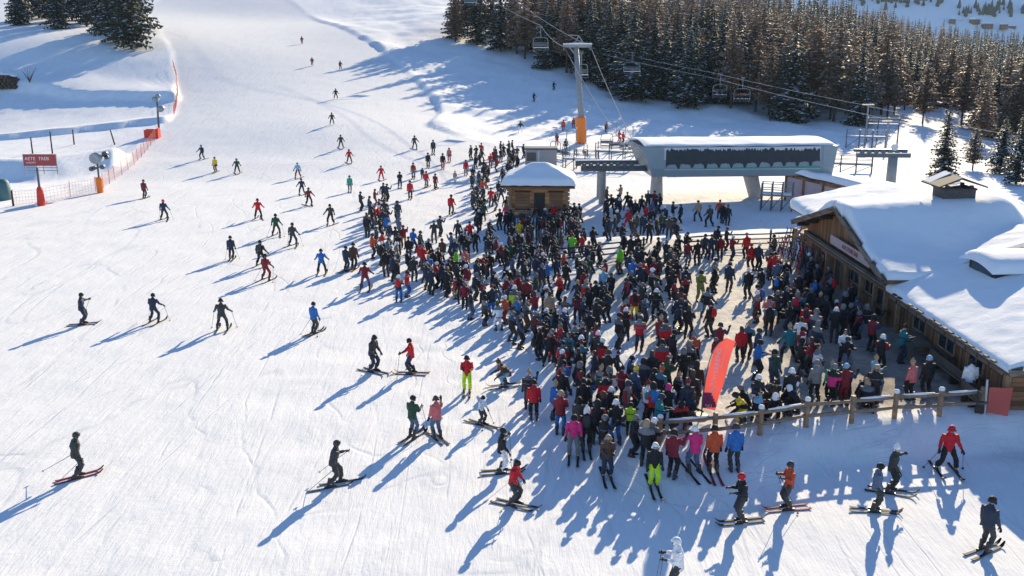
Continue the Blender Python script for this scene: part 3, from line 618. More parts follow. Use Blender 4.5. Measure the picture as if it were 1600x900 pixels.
# ------------------------------------------------------------------ lift terminal
def terminal():
    root = empty('lift_terminal', (20.7, 90, .6), 'long grey chairlift terminal with dark forest picture on its side and snowy roof', 'lift station', rz=R(4.0))
    L0, L1 = -8.4, 7.7; dy = 3.4
    prof = [(-dy, 2.35), (-dy - .25, 3.1), (-dy, 5.0), (dy, 5.0), (dy + .25, 3.1), (dy, 2.35)]
    b = MB(); b.prism(prof, 'x', L0 + 1.0, L1 - .5); body = b.build('housing', M['panel'], root)
    # end cowls, slanted
    for xa, xb, t in ((L0, L0 + 1.0, -.9), (L1 - .5, L1 + .5, .35)):
        c = MB(); vs = [(xa + (t if z > 4 else 0) * (1 if xa < 0 else 0), y * 1.01, z + .02) for y, z in prof] + [(xb + (t if z > 4 else 0) * (1 if xa > 0 else 0), y * 1.01, z + .02) for y, z in prof]; n = len(prof)
        c.add(vs, [tuple(range(n))[::-1], tuple(range(n, 2 * n))] + [(i, (i + 1) % n, n + (i + 1) % n, n + i) for i in range(n)]); c.build('end_cowl', M['panel'], root)
    for k in range(7):
        lv = MB(); y = -3.0 + k * .95; lv.add([(L0 - .03, y, 2.7), (L0 - .03, y + .55, 2.7), (L0 - .93, y + .55, 4.9), (L0 - .93, y, 4.9), (L0 + .1, y, 2.7), (L0 + .1, y + .55, 2.7), (L0 - .8, y + .55, 4.9), (L0 - .8, y, 4.9)], [(0,1,2,3),(7,6,5,4),(0,4,5,1),(2,6,7,3),(1,5,6,2),(0,3,7,4)]); lv.build('louvre', M['louvre'], root)
    # printed picture of a dark wood on the near side (a flat graphic on the panel)
    def face(z): return -dy - .25 + (z - 3.1) / 1.9 * .25 if z > 3.1 else -dy - (z - 2.35) / .75 * .25
    pb = MB(); za, zb = 2.98, 4.96; xa, xb = L0 + 1.55, L1 - .75
    pb.add([(xa - .5, face(za) - .03, za), (xb, face(za) - .03, za), (xb, face(zb) - .03, zb), (xa - .5, face(zb) - .03, zb), (xa - .5, face(za) + .02, za), (xb, face(za) + .02, za), (xb, face(zb) + .02, zb), (xa - .5, face(zb) + .02, zb)],
           [(0,1,2,3),(7,6,5,4),(0,4,5,1),(1,5,6,2),(2,6,7,3),(3,7,4,0)]); pic = pb.build('side_panel', M['panellight'], root)
    tr = MB(); x = xa - .3; rr = random.Random(3)
    def P(x_, z_): return (x_, face(z_) - .04, z_)
    n = 150; up = []; dn = []
    for i in range(n):
        q = xa - .35 + (xb - xa + .3) * i / (n - 1); ph = q * 2.6
        up.append(4.86 + .05 * math.sin(ph * 1.3) + rr.uniform(-.28, .04)); dn.append(3.32 + .16 * abs(math.sin(ph)) - .26 * (abs(math.sin(ph)) < .35) + rr.uniform(-.06, .06) + .012 * i * .1)
    vs = []; fs = []
    for i in range(n):
        q = xa - .35 + (xb - xa + .3) * i / (n - 1); vs += [P(q, dn[i]), P(q, up[i])]
    for i in range(n - 1): fs.append((2 * i, 2 * i + 2, 2 * i + 3, 2 * i + 1))
    tr.add(vs, fs); tr.build('forest_print', M['picture'], pic)
    ts = MB(); ts.add([P(xa - .4, 3.04), P(xb, 3.04), P(xb, 3.26), P(xa + 4, 3.14)], [(0,1,2,3)]); ts.build('stripe', M['teal'], pic)
    # snow on the roof
    n1, n2 = 60, 26; vs = []; fs = []
    for i in range(n1):
        for j in range(n2):
            a, e = i / (n1 - 1), j / (n2 - 1); x = L0 - .75 + a * (L1 - L0 + 1.45); y = -dy - .1 + e * (2 * dy + .2)
            d = min(a * 17, (1 - a) * 17, e * 7, (1 - e) * 7); k = min(1, d / .4); vs.append((x, y, 5.03 + .11 * math.sqrt(max(0, 1 - (1 - k) ** 2)) + .30 * math.sin(math.pi * e) + .08 * float(vnoise(np.array([x]), np.array([y]), 1.5, 4)[0])))
    for i in range(n1 - 1):
        for j in range(n2 - 1): q = i * n2 + j; fs.append((q, q + n2, q + n2 + 1, q + 1))
    MB().add(vs, fs).build('roof_snow', M['snow'], root, True)
    un = MB(); un.box((L0 + 1.6, -2.6, 2.2), (L1 - .7, 2.6, 2.348)); un.build('machine_frame', M['dsteel'], root)
    for xc, lean in ((-7.3, 0), (1.5, .7)):
        p = MB(); p.loft([(xc + lean, -.6, -.5), (xc + lean * .9, -.6, .1), (xc, -.6, 2.25)], [(.75, .8), (.62, .7), (.5 if lean == 0 else .72, .6)], 14); p.build('column', M['concrete'], root)
    # rail beams to the left, with their own columns and rollers
    for y, z in ((-1.6, 2.9), (2.2, 2.9)):
        r_ = MB(); r_.beam((L0 - 6.2, y - .4, z + .1), (L0 + .2, y, z), .35, .5); r_.beam((L0 - 6.2, y - .4, z + .37), (L0 - .8, y - .05, z + .3), .38, .06, 1); r_.build('rail_beam', [M['dsteel'], M['snow']], root)
    for x, y in ((-12.6, -1.9), (-12.2, 1.9)):
        p = MB(); p.loft([(x, y, -.6), (x, y, 2.7)], [.33, .30], 12); p.build('column', M['steel'], root)
    for k in range(8):
        w_ = MB(); x = L0 - 6 + k * .62; w_.bar((x, -2.45, 3.3), (x, -2.3, 3.3), .2, 12); w_.bar((x, -2.4, 3.05), (x, -2.4, 3.3), .04, 6); w_.build('sheave', M['dsteel'], root)
terminal()

# ------------------------------------------------------------------ tower, ropes, chairs
def tower():
    x, y, z = ground(908, 224); H = 13.4; root = empty('lift_tower', (x, y, z), 'tall grey chairlift tower with snowy crossarm and orange padded foot', 'lift tower')
    t = MB(); t.loft([(0, 0, -.5), (-.1, 0, 4), (-.95, 0, H)], [.47, .42, .33], 16); t.build('mast', M['steel'], root, True)
    p = MB(); p.loft([(0, 0, .02), (0, 0, .3), (-.1, 0, 3.6), (-.12, 0, 3.75)], [.72, .78, .70, .62], 12); p.build('padding', M['orange'], root)
    a = MB(); a.beam((-2.7, 0, H + .1), (1.2, 0, H + .1), .5, .42); a.beam((-2.0, 0, H + .1), (-1.2, 0, H - .9), .15, .15); a.build('crossarm', M['steel'], root)
    s = MB(); s.loft([(-2.75, 0, H + .36), (-1, 0, H + .42), (1.25, 0, H + .36)], [(.26, .10), (.26, .15), (.26, .10)], 10, (0, 1, 0)); s.build('snow_cap', M['snow'], root, True)
    w_ = MB(); w_.bar((-1.2, 0, H + .3), (-.6, 0, H + 1.5), .07, 6); w_.bar((-.6, 0, H + 1.5), (-2.0, 0, H + 1.6), .07, 6); w_.bar((.2, 0, H + .3), (-.6, 0, H + 1.5), .07, 6); w_.build('lifting_frame', M['steel'], root)
    for sx in (-2.6, 1.1):
        for k in range(4):
            q = MB(); yy = -1.5 + k; q.bar((sx - .08, yy, H - .25), (sx + .08, yy, H - .25), .22, 12); q.bar((sx, yy, H - .25), (sx, yy * .5, H), .05, 6); q.build('sheave', M['dsteel'], root)
    l = MB()
    for sd_ in (.42, .60): l.bar((sd_, -.2, .5), (sd_ - .95, -.2, H - .5), .025, 5)
    for k in range(28): zq = 4 + k * .33; l.bar((.45 - .95 * zq / H, -.2, zq), (.6 - .95 * zq / H, -.2, zq), .018, 4)
    l.build('ladder', M['steel'], root); return (x, y, z + H)
TW = tower()
def rope(pts, label, sag=0.0):
    out = []
    for a, b in zip(pts[:-1], pts[1:]):
        a, b = np.array(a, float), np.array(b, float); n = 16
        for i in range(n): t = i / n; out.append(a + (b - a) * t - np.array([0, 0, sag * 4 * t * (1 - t)]))
    out.append(np.array(pts[-1], float)); m = MB(); m.loft(out, [.035] * len(out), 6); tag(m.build('haul_rope', M['rope']), label, 'cable', 'haul ropes of the chairlifts')
    return out
lx, rx = TW[0] - 2.6, TW[0] + 1.1; tz = TW[2] - .02
upL = [tuple(at(845, 40, 158)), tuple(at(735, -22, 200)), tuple(at(560, -120, 290))]
upR = [tuple(at(800, -4, 175)), tuple(at(700, -60, 230))]
rope([(11.6, 92, 3.9), (lx, TW[1], tz)] + upL, 'steel haul rope rising left of the tower crossarm, carrying two empty chairs', .5)
rope([(12.2, 88.4, 3.9), (rx, TW[1], tz)] + upR, 'steel haul rope running past the right end of the tower crossarm', .5)
R2a = [tuple(at(940, 76, 190)), tuple(at(1110, 113, 165)), tuple(at(1350, 164, 136)), tuple(at(1640, 222, 112))]
R2b = [tuple(at(940, 84, 188)), tuple(at(1110, 121, 162)), tuple(at(1350, 178, 133)), tuple(at(1640, 240, 110))]
rope(R2a, 'upper steel rope in front of the larches carrying occupied chairs', .15); rope(R2b, 'lower steel rope in front of the larches, parallel below another rope', .15)
def chair_parts(root, width=2.5, occupied=False):
    w2 = width / 2
    h = MB(); h.bar((0, 0, 0), (0, 0, -1.7), .05, 6); h.bar((-.3, 0, .02), (.3, 0, .02), .07, 6); h.build('hanger', M['steel'], root)
    f = MB(); pts = [(-w2 * .55, 0, -1.7), (-w2 * .9, 0, -1.85), (-w2, .05, -2.4), (-w2, .1, -3.3)]
    f.loft(pts, [.05] * 4, 6); f.loft([(-p[0], p[1], p[2]) for p in pts], [.05] * 4, 6); f.bar((-w2 * .56, 0, -1.7), (w2 * .56, 0, -1.7), .05, 6); f.bar((-w2, .1, -2.5), (w2, .1, -2.5), .035, 6); f.build('frame', M['steel'], root)
    s = MB(); s.obox((0, -.15, -3.3), (w2, 0, 0), (0, .32, 0), (0, 0, .06)); s.build('seat', M['panellight'], root)
    b = MB(); b.obox((0, .2, -2.85), (w2 * .97, 0, 0), (0, .05, 0), (0, 0, .20)); b.build('backrest', M['dsteel'], root)
    r = MB(); r.bar((-w2, -.5, -3.7), (w2, -.5, -3.7), .03, 6); r.bar((-w2, .05, -2.7), (-w2, -.5, -3.7), .025, 6); r.bar((w2, .05, -2.7), (w2, -.5, -3.7), .025, 6); r.build('safety_bar', M['steel'], root)
CHG = 'chairs hanging on the lifts'
def hang(px, py, D, label, rz=0, width=2.5):
    p = at(px, py, D); root = empty('chairlift_chair', tuple(p), label, 'lift chair', CHG, rz); chair_parts(root, width); return p
hang(735, -22, 200, 'empty pale lift chair at the top edge, hanging before the dark spruces', R(10), 2.6)
hang(845, 42, 158, 'empty lift chair left of the grey tower, hanging before snowy spruces', R(8), 2.5)
hang(988, 82, 172, 'empty lift chair right of the grey tower with a pale snowy seat', R(5), 3.0)
CH1 = hang(1126, 116, 160, 'occupied lift chair nearest the tall snowy spruce, skis dangling below', R(-12), 2.3)
CH2 = hang(1161, 122, 157, 'occupied lift chair farther right, hanging lower than its neighbour', R(-12), 2.6)
hang(909, 83, 150, 'snow covered lift chair half hidden behind the grey tower mast', R(8), 2.0)
def support(px, py, top, label, D=None):
    x, y, z = ground(px, py); root = empty('lift_mast', (x, y, z), label, 'mast', 'small masts right of the terminal')
    zt = CAMH + (ray(px, top)[2] / ray(px, top)[1]) * y - z
    m = MB(); m.loft([(0, 0, -.3), (0, 0, zt)], [.16, .12], 8); m.build('mast', M['steel'], root); a = MB(); a.beam((-.9, 0, zt), (.9, 0, zt), .2, .2); a.build('crossarm', M['steel'], root)
support(1351, 228, 164, 'thin grey mast carrying the ropes right of the lift terminal roof')
support(1383, 240, 190, 'short grey mast standing among the steel platforms')
def grey_support():
    x, y, z = ground(1391, 291); root = empty('rope_support', (x, y, z), 'thick grey pillar with wide dark crossbeam and white round lamp', 'lift pillar')
    m = MB(); m.loft([(0, 0, -.4), (0, 0, 2.9)], [.5, .46], 14); m.build('pillar', M['steel'], root, True); b = MB(); b.beam((-3.6, .2, 3.1), (1.6, -.2, 3.1), .5, .4); b.beam((-3.6, 1.0, 3.5), (1.6, .6, 3.5), .3, .3); b.build('crossbeam', M['dsteel'], root)
    for k in range(7): s_ = MB(); s_.bar((-3.2 + k * .7, -.28, 3.5), (-3.2 + k * .7, -.12, 3.5), .24, 12); s_.build('sheave', M['dsteel'], root)
    l = MB(); l.loft([(-.1, -.35, 3.95), (-.1, -.5, 3.95)], [.34, .34], 16); l.build('round_lamp', M['panellight'], root)
    sn = MB(); sn.beam((-3.6, .2, 3.34), (1.6, -.2, 3.34), .5, .08); sn.build('snow_cap', M['snow'], root)
grey_support()
def platform(px, py, w_, h_, label):
    x, y, z = ground(px, py); root = empty('steel_platform', (x, y, z), label, 'platform', 'steel platforms right of the terminal', R(-18))
    m = MB()
    for i in range(4):
        for yy in (0, 1.3): m.bar((-w_ / 2 + i * w_ / 3, yy, -.4), (-w_ / 2 + i * w_ / 3, yy, h_ + 1.1), .06, 6)
    for i in range(3): m.bar((-w_ / 2 + i * w_ / 3, 0, .1), (-w_ / 2 + (i + 1) * w_ / 3, 0, h_), .04, 5)
    m.build('frame', M['dsteel'], root); d = MB(); d.box((-w_ / 2 - .1, -.1, h_), (w_ / 2 + .1, 1.4, h_ + .1)); d.build('flooring_or_shade', M['oldwood'], root)
    r = MB()
    for hh in (.55, 1.05):
        for yy in (0, 1.3): r.bar((-w_ / 2, yy, h_ + hh), (w_ / 2, yy, h_ + hh), .035, 5)
    r.build('handrail', M['steel'], root); s_ = MB(); s_.box((-w_ / 2, .1, h_ + .1), (w_ / 2, 1.2, h_ + .2)); s_.build('snow_cap', M['snow'], root)
platform(1352, 232, 5.5, 1.6, 'dark steel maintenance platform with handrails behind the grey pillar')
platform(1378, 222, 4.5, 2.6, 'taller steel maintenance platform at the forest edge')
platform(1325, 270, 5.0, .9, 'low steel ramp with snowy deck beside the terminal end')
platform(905, 266, 4.0, 1.2, 'steel loading platform under the left rail beams')
platform(962, 262, 5.0, 1.8, 'steel walkway behind the left rail beams of the terminal')
platform(1212, 330, 2.6, 1.3, 'narrow steel stair frame under the terminal right end')
def shed():
    x, y, z = ground(1275, 318); root = empty('timber_shed', (x, y + 1, z), 'half hidden shed with pale panels and brown beams under the snow behind the chalet', 'shed', rz=R(-25))
    b = MB(); b.prism([(-2.6, -.3), (3.2, -.3), (3.2, 1.2), (-2.6, 2.3)], 'y', 0, 3.5); b.build('wall', M['pinkboard'], root)
    f = MB()
    for xx in (-2.6, -1.0, .7, 2.4): f.box((xx, -.08, -.3), (xx + .22, -.003, 2.25 - (xx + 2.6) * .19))
    f.beam((-2.7, -.06, 2.35), (3.3, -.06, 1.22), .14, .24); f.build('beam', M['board'], root)
    n = 22; vs = []; fs = []
    for i in range(n):
        for j in range(n):
            a, c = i / (n - 1), j / (n - 1); xx = -2.9 + a * 8; yy = -.3 + c * 4.4; e = min(1, min(a, 1 - a, c, 1 - c) / .15)
            vs.append((xx, yy, 2.45 - (xx + 2.6) * .19 + .6 * math.sqrt(1 - (1 - e) ** 2) + .3 * float(vnoise(np.array([xx]), np.array([yy]), 1.3, 4)[0])))
    for i in range(n - 1):
        for j in range(n - 1): q = i * n + j; fs.append((q, q + n, q + n + 1, q + 1))
    MB().add(vs, fs).build('roof_snow', M['snow'], root, True)
shed()
def parked_chairs():
    spots = [(948, 232), (962, 236), (976, 238), (988, 242), (900, 246), (915, 248), (885, 250), (868, 246)]
    for i, (px, py) in enumerate(spots):
        x, y, z = ground(px, py); root = empty('parked_chair', (x, y, z + 3.75), 'unused lift chair parked on the snow behind the rail beams', 'lift chair', 'lift chairs parked behind the rail beams', R(20 * i))
        chair_parts(root, 1.7)
parked_chairs()

# ------------------------------------------------------------------ fences, flag, banner, signs
def snow_lump(mb, c, r, h, mi=0):
    for k in range(1): mb.loft([(c[0], c[1], c[2] - .02), (c[0], c[1], c[2] + h * .45), (c[0], c[1], c[2] + h * .85), (c[0], c[1], c[2] + h)], [r, r * .98, r * .7, r * .15], 10, mi=mi)
def log_fence(px_list, label, z_=TZ, rails=(.45, .88), hgt=1.0, r=.075, mats=('post', 'rail'), snow=True, sagz=0):
    pts = [ground(*p) for p in px_list]; o = pts[0]; root = empty('log_fence', o, label, 'fence')
    for i, p in enumerate(pts):
        m = MB(); q = np.array(p) - o; m.loft([q + (0, 0, -.35), q + (0, 0, hgt + .06)], [r * 1.35, r * 1.3], 10); po = m.build('post', M[mats[0]], root, True)
        if snow and i % 3 != 1: s_ = MB(); snow_lump(s_, q + (0, 0, hgt + .06), r * 1.5, .12); s_.build('snow_cap', M['snow'], po, True)
    for a, b in zip(pts[:-1], pts[1:]):
        for h in rails:
            m = MB(); qa, qb = np.array(a) - o, np.array(b) - o; j = random.uniform(-.03, .03); d = (qb - qa) / np.linalg.norm(qb - qa)
            m.loft([qa - d * .12 + (0, -.03, h + j), (qa + qb) / 2 + (0, -.03, h - .015), qb + d * .12 + (0, -.03, h - j)], [r * .95, r, r * .85], 9); m.build('rail', M[mats[1]], root, True)
            if snow and h > .7 and random.random() < .65:
                s_ = MB(); s_.loft([qa + d * .3 + (0, -.03, h + r), (qa + qb) / 2 + (0, -.03, h + r - .01), qb - d * .3 + (0, -.03, h + r)], [(r * .5, .03), (r * .75, .05), (r * .5, .03)], 8, (0, 1, 0)); s_.build('rail_snow', M['snow'], root, True)
log_fence([(1030, 694), (1116, 688), (1187, 679), (1259, 667), (1330, 660), (1397, 654), (1467, 650), (1532, 645)], 'rustic log fence along the front of the terrace with snow on its posts')
log_fence([(872, 412), (935, 406), (1005, 398)], 'dark wooden railing across the middle of the crowd', rails=(.35, .7, 1.05), hgt=1.15, r=.055, mats=('darkwood', 'darkwood'), snow=False)
log_fence([(1070, 392), (1120, 388), (1203, 386), (1238, 384), (1262, 382)], 'dark wooden railing at the back of the sunny terrace beside the chalet', rails=(.3, .62, .95), hgt=1.15, r=.055, mats=('darkwood', 'oldwood'))
def feather_flag():
    x, y, z = ground(1108, 652); root = empty('feather_flag', (x, y, z), 'tall coral red feather flag with white vertical lettering standing in the crowd', 'flag')
    k = y / F
    out = [(1098, 640), (1099, 622), (1103, 596), (1108, 570), (1115, 548), (1124, 536), (1136, 528.5), (1150, 532), (1146, 545), (1139, 568), (1131, 596), (1124, 618), (1118, 642)]
    def P(p): 
        r = ray(*p); t = y / r[1]; return (r[0] * t - x, CAMH + r[2] * t - z)
    poly = [P(p) for p in out]
    def wav(q): return .05 * math.sin(q[1] * 2.2 + q[0] * 3)
    import bmesh
    from mathutils.geometry import tessellate_polygon
    n = len(poly); m = MB(); lo = []
    N = 24; 
    zmin, zmax = min(q[1] for q in poly), max(q[1] for q in poly)
    def span(zq):
        xs = []
        for a, b in zip(poly, poly[1:] + poly[:1]):
            if (a[1] - zq) * (b[1] - zq) <= 0 and a[1] != b[1]: xs.append(a[0] + (b[0] - a[0]) * (zq - a[1]) / (b[1] - a[1]))
        return (min(xs), max(xs)) if xs else (poly[6][0], poly[6][0])
    rows = []
    for i in range(N + 1):
        zq = zmin + (zmax - zmin) * (i / N) * .999 + .001; a, b = span(zq); rows.append([(a + (b - a) * j / 8, zq) for j in range(9)])
    def grid(off, fl):
        vs = [(q[0], wav(q) + off, q[1]) for r_ in rows for q in r_]; fs = []; mi = []
        for i in range(N):
            for j in range(8):
                f = (i * 9 + j, i * 9 + j + 1, (i + 1) * 9 + j + 1, (i + 1) * 9 + j); fs.append(f[::-1] if fl else f)
                c0 = rows[i][j]; u = j / 8; v = i / N; mi.append(1 if v < .24 - .22 * u * u and v > .035 else 0)
        return vs, fs, mi
    v1, f1, m1 = grid(-.006, False); v2, f2, m2 = grid(.006, True); o_ = len(v1)
    m.v = v1 + v2; m.f = f1 + [tuple(o_ + q for q in f) for f in f2]; m.m = m1 + m2
    ban = m.build('banner', [M['coral'], M['purple']], root, True)
    po = MB(); L = [(q[0] - .03, .0, q[1]) for q in poly[:7]]; po.loft([(L[0][0] - .02, 0, -.3)] + L, [.03, .028, .026, .024, .022, .02, .017, .012], 8); po.build('pole', M['dsteel'], root, True)
    bs = MB(); bs.loft([(L[0][0], 0, 0), (L[0][0], 0, .12)], [.3, .25], 12); bs.build('base', M['black'], root)
    def lettering(s_, size, p0, p1, dy_):
        tm = text_mesh(s_, size); a = math.atan2(p1[1] - p0[1], p1[0] - p0[0]); c = ((p0[0] + p1[0]) / 2, (p0[1] + p1[1]) / 2)
        xs = [v.co.x for v in tm.vertices]; ln = max(xs) - min(xs); want = math.hypot(p1[0] - p0[0], p1[1] - p0[1])
        tm.transform(Matrix.Scale(want / ln, 4, (1, 0, 0))); tm.transform(Matrix.Translation((c[0], 0, c[1])) @ Matrix.Rotation(-a, 4, 'Y') @ Matrix.Rotation(math.pi / 2, 4, 'X'))
        for v in tm.vertices: v.co.y += wav((v.co.x, v.co.z)) - .014
        tm.materials.append(M['whitepaint']); link('lettering', tm, ban)
    lettering('BUKWEERENS', .24, P((1112, 614)), P((1124, 545)), 0); lettering('Ihre Skischule', .075, P((1126, 574)), P((1136, 541)), 0)
    tm = text_mesh('SKI', .2); q = P((1107, 635)); tm.transform(Matrix.Translation((q[0], wav(q) - .014, q[1])) @ Matrix.Rotation(math.pi / 2, 4, 'X')); tm.materials.append(M['whitepaint']); link('emblem', tm, ban)
feather_flag()
def red_banner():
    x, y, z = ground(1537, 646); root = empty('red_banner', (x, y - .1, z), 'plain red cloth banner on white pole between fence end and chalet', 'banner')
    k = 36.5 / F; p = MB(); p.loft([(0, 0, -.3), (-.08, 0, 1.42)], [.045, .04], 8); p.build('pole', M['whitepaint'], root)
    N = 12; vs = []; fs = []
    for off in (-.008, .008):
        for i in range(N + 1):
            for j in range(N + 1):
                u, v = i / N, j / N; vs.append((.06 + u * (.80 + .08 * v), off + .06 * math.sin(u * 5 + v), .06 - .12 * u * (1 - v) + v * (1.02 + .03 * u)))
    n2 = (N + 1) ** 2
    for s_ in (0, 1):
        for i in range(N):
            for j in range(N): q = s_ * n2 + i * (N + 1) + j; f = (q, q + N + 1, q + N + 2, q + 1); fs.append(f if s_ == 0 else f[::-1])
    MB().add(vs, fs).build('cloth', M['coral'], root, True)
red_banner()
def piste_sign():
    x, y, z = ground(65, 321); k = y / F; root = empty('piste_sign', (x, y, z), 'red information board with white print on a post with red padded foot', 'sign')
    def zpx(py): r = ray(65, py); return CAMH + r[2] / r[1] * y - z
    def xpx(px): return (px - 65) * k
    p = MB(); p.loft([(0, 0, -.3), (0, 0, zpx(262))], [.11, .10], 10); p.build('post', M['dsteel'], root)
    pd = MB(); pd.loft([(0, 0, .02), (0, 0, .2), (0, 0, zpx(296)), (0, 0, zpx(292))], [.36, .36, .28, .18], 12); pd.build('padding', M['redpad'], root)
    b = MB(); b.box((xpx(46), -.06, zpx(259)), (xpx(97), .06, zpx(241))); bo = b.build('board', M['signred'], root)
    f = MB(); f.box((xpx(45.4), -.08, zpx(259)), (xpx(46.1), .08, zpx(240.6))); f.box((xpx(97), -.08, zpx(271)), (xpx(97.6), .08, zpx(240.6)))
    for py in (262, 266.5): f.box((xpx(45.4), -.04, zpx(py) - .03), (xpx(97.6), .04, zpx(py) + .03))
    for px in (46, 64, 75, 96): f.box((xpx(px), -.035, zpx(272)), (xpx(px) + .06, .035, zpx(259.2)))
    f.build('frame', M['steel'], root)
    for s_, size, px, py, wd in (('AETE  TREB', .42, 67, 248, 38), ('LABORE', .22, 57, 254, 15)):
        tm = text_mesh(s_, size); xs = [v.co.x for v in tm.vertices]; tm.transform(Matrix.Scale(wd * k / (max(xs) - min(xs)), 4, (1, 0, 0)))
        tm.transform(Matrix.Translation((xpx(px), -.065, zpx(py))) @ Matrix.Rotation(math.pi / 2, 4, 'X')); tm.materials.append(M['signgrey']); link('lettering', tm, bo)
piste_sign()
def snow_gun():
    x, y, z = ground(157, 301); k = y / F; root = empty('snow_gun', (x, y, z), 'grey fan snow gun on a mast with orange padded foot', 'snow gun')
    p = MB(); p.loft([(0, 0, -.3), (0, 0, 3.0)], [.1, .09], 10); p.build('mast', M['dsteel'], root)
    pd = MB(); pd.loft([(0, 0, .02), (0, 0, .1), (0, 0, 1.45), (0, 0, 1.55)], [.3, .31, .31, .25], 12); pd.build('padding', M['orange'], root)
    d = MB(); d.loft([(.05, -.7, 3.5), (.05, -.2, 3.5), (.05, .6, 3.45)], [.52, .56, .44], 20); d.build('drum', M['panel'], root, True)
    fi = MB(); fi.loft([(.05, -.74, 3.5), (.05, -.72, 3.5)], [.46, .46], 20); fi.build('fan_face', M['louvre'], root)
    l = MB(); l.loft([(.85, -.1, 3.85), (.85, .25, 3.85)], [.3, .3], 14); l.loft([(1.0, -.1, 3.55), (1.0, .2, 3.55)], [.22, .22], 12); l.bar((.3, 0, 3.5), (.9, 0, 3.8), .05, 6); l.build('floodlight', M['dsteel'], root)
    q = MB(); q.bar((-.55, 0, 2.45), (.55, 0, 2.6), .06, 6); q.loft([(-.6, -.2, 2.4), (-.6, .2, 2.4)], [.24, .24], 12); q.loft([(-.3, -.2, 2.5), (-.3, .2, 2.5)], [.2, .2], 12); q.loft([(.5, -.2, 2.6), (.5, .2, 2.6)], [.24, .24], 12); q.build('pump', M['dsteel'], root)
snow_gun()
def hydrant():
    x, y, z = ground(249, 212); root = empty('snow_lance', (x, y, z), 'dark snow making mast with two drums beside a red padded box', 'snow gun')
    p = MB(); p.loft([(0, 0, -.3), (.1, 0, 4.6)], [.16, .12], 8); p.build('mast', M['dsteel'], root); d = MB(); d.loft([(.6, -.5, 3.6), (.6, .5, 3.7)], [.42, .38], 14); d.loft([(-.2, -.3, 4.9), (.1, .4, 4.9)], [.36, .3], 12); d.loft([(.3, -.2, 5.3), (.3, .2, 5.3)], [.3, .3], 12); d.build('drum', M['panel'], root, True)
    x, y, z = ground(247, 213); r2 = empty('padded_box', (x - .3, y - 1.2, z), 'open red padded box round the foot of the dark mast', 'crash pad')
    b = MB(); b.box((-.95, -.5, -.1), (.95, -.38, 1.0)); b.box((-.95, .4, -.1), (.95, .52, 1.05)); b.box((-.95, -.376, -.1), (-.83, .396, 1.0)); b.box((.83, -.376, -.1), (.95, .396, 1.25)); b.build('padding', M['redpad'], r2)
hydrant()
for px, py, top, lean, lab in ((51, 240, 215, 0, 'thin dark marker post behind the left part of the red sign'), (82, 240, 206, 0, 'taller dark marker post behind the right part of the red sign'), (116, 226, 203, 0, 'dark marker post alone in the snow field right of the sign'), (180, 206, 0, 1, 'dark post leaning over and casting a shadow in the snow field'), (21, 322, 297, 0, 'thin pole beside the green tarpaulin')):
    if lean: py = 226
    x, y, z = ground(px, py); k = y / F; m = MB()
    m.loft([(0, 0, -.3), (-.45, 0, 1.9)] if lean else [(0, 0, -.3), (0, 0, (py - top) * k)], [.10, .08], 8); o = m.build('marker_post', M['darkwood'], None, loc=(x, y, z)); tag(o, lab, 'post', 'posts on the left snow field')
def tarp():
    x, y, z = ground(-2, 312); m = MB(); m.loft([(0, 0, -.2), (0, 0, 1.0), (0, 0, 1.7), (0, 0, 2.0)], [(1.2, 1.0), (1.2, .95), (1.15, .8), (.9, .5)], 14); tag(m.build('covered_heap', M['greentarp'], None, True, (x, y, z)), 'green tarpaulin cover at the left edge behind the net fence', 'tarpaulin')
tarp()
def net_fence(px_list, label, step=2.2):
    pts = [ground(*p) for p in px_list]; o = np.array(pts[0]); root = empty('net_fence', tuple(o), label, 'fence', 'orange safety nets along the run'); dens = []
    for a, b in zip(pts[:-1], pts[1:]):
        n = max(1, int(math.dist(a[:2], b[:2]) / step)); dens += [tuple(np.array(a) + (np.array(b) - np.array(a)) * i / n) for i in range(n)]
    dens.append(pts[-1]); dens = [np.array((p[0], p[1], zz(p[0], p[1]))) - o for p in dens]
    net = MB()
    for i, p in enumerate(dens):
        m = MB(); m.bar(p + (0, 0, -.2), p + (random.uniform(-.1, .1), 0, 1.55), .028, 5); m.build('pole', M['redpad'], root)
    for p, q in zip(dens[:-1], dens[1:]):
        for h in (.15, .45, .75, 1.05, 1.35): net.bar(p + (0, 0, h), q + (0, 0, h - .02), .011, 3)
        for t in np.arange(.12, 1, .12): c = p + (q - p) * t; net.bar(c + (0, 0, .15), c + (0, 0, 1.35), .008, 3)
    net.build('net', M['netting'], root)
net_fence([(152, 300), (180, 281), (210, 258), (236, 228), (246, 214)], 'orange safety net with red poles right of the snow gun')
net_fence([(272, 180), (278, 150), (276, 122), (271, 105)], 'short stretch of orange safety net above the red padded box')
net_fence([(22, 322), (62, 318), (110, 308), (150, 300)], 'sagging orange net between the red sign and the snow gun')
for px, py, s_, lab in ((47, 132, 1, 'small bare shrub standing beside the log pile'),):
    x, y, z = ground(px, py); root = empty('bare_shrub', (x, y, z), lab, 'shrub'); m = MB(); rr = random.Random(5)
    for i in range(16):
        a = rr.uniform(0, 6.3); l = rr.uniform(1.2, 3); m.loft([(0, 0, 0), (math.cos(a) * l * .25, math.sin(a) * l * .25, l * .55), (math.cos(a) * l * .55, math.sin(a) * l * .5, l)], [.05, .03, .01], 5)
    m.build('stem', M['twig'], root)
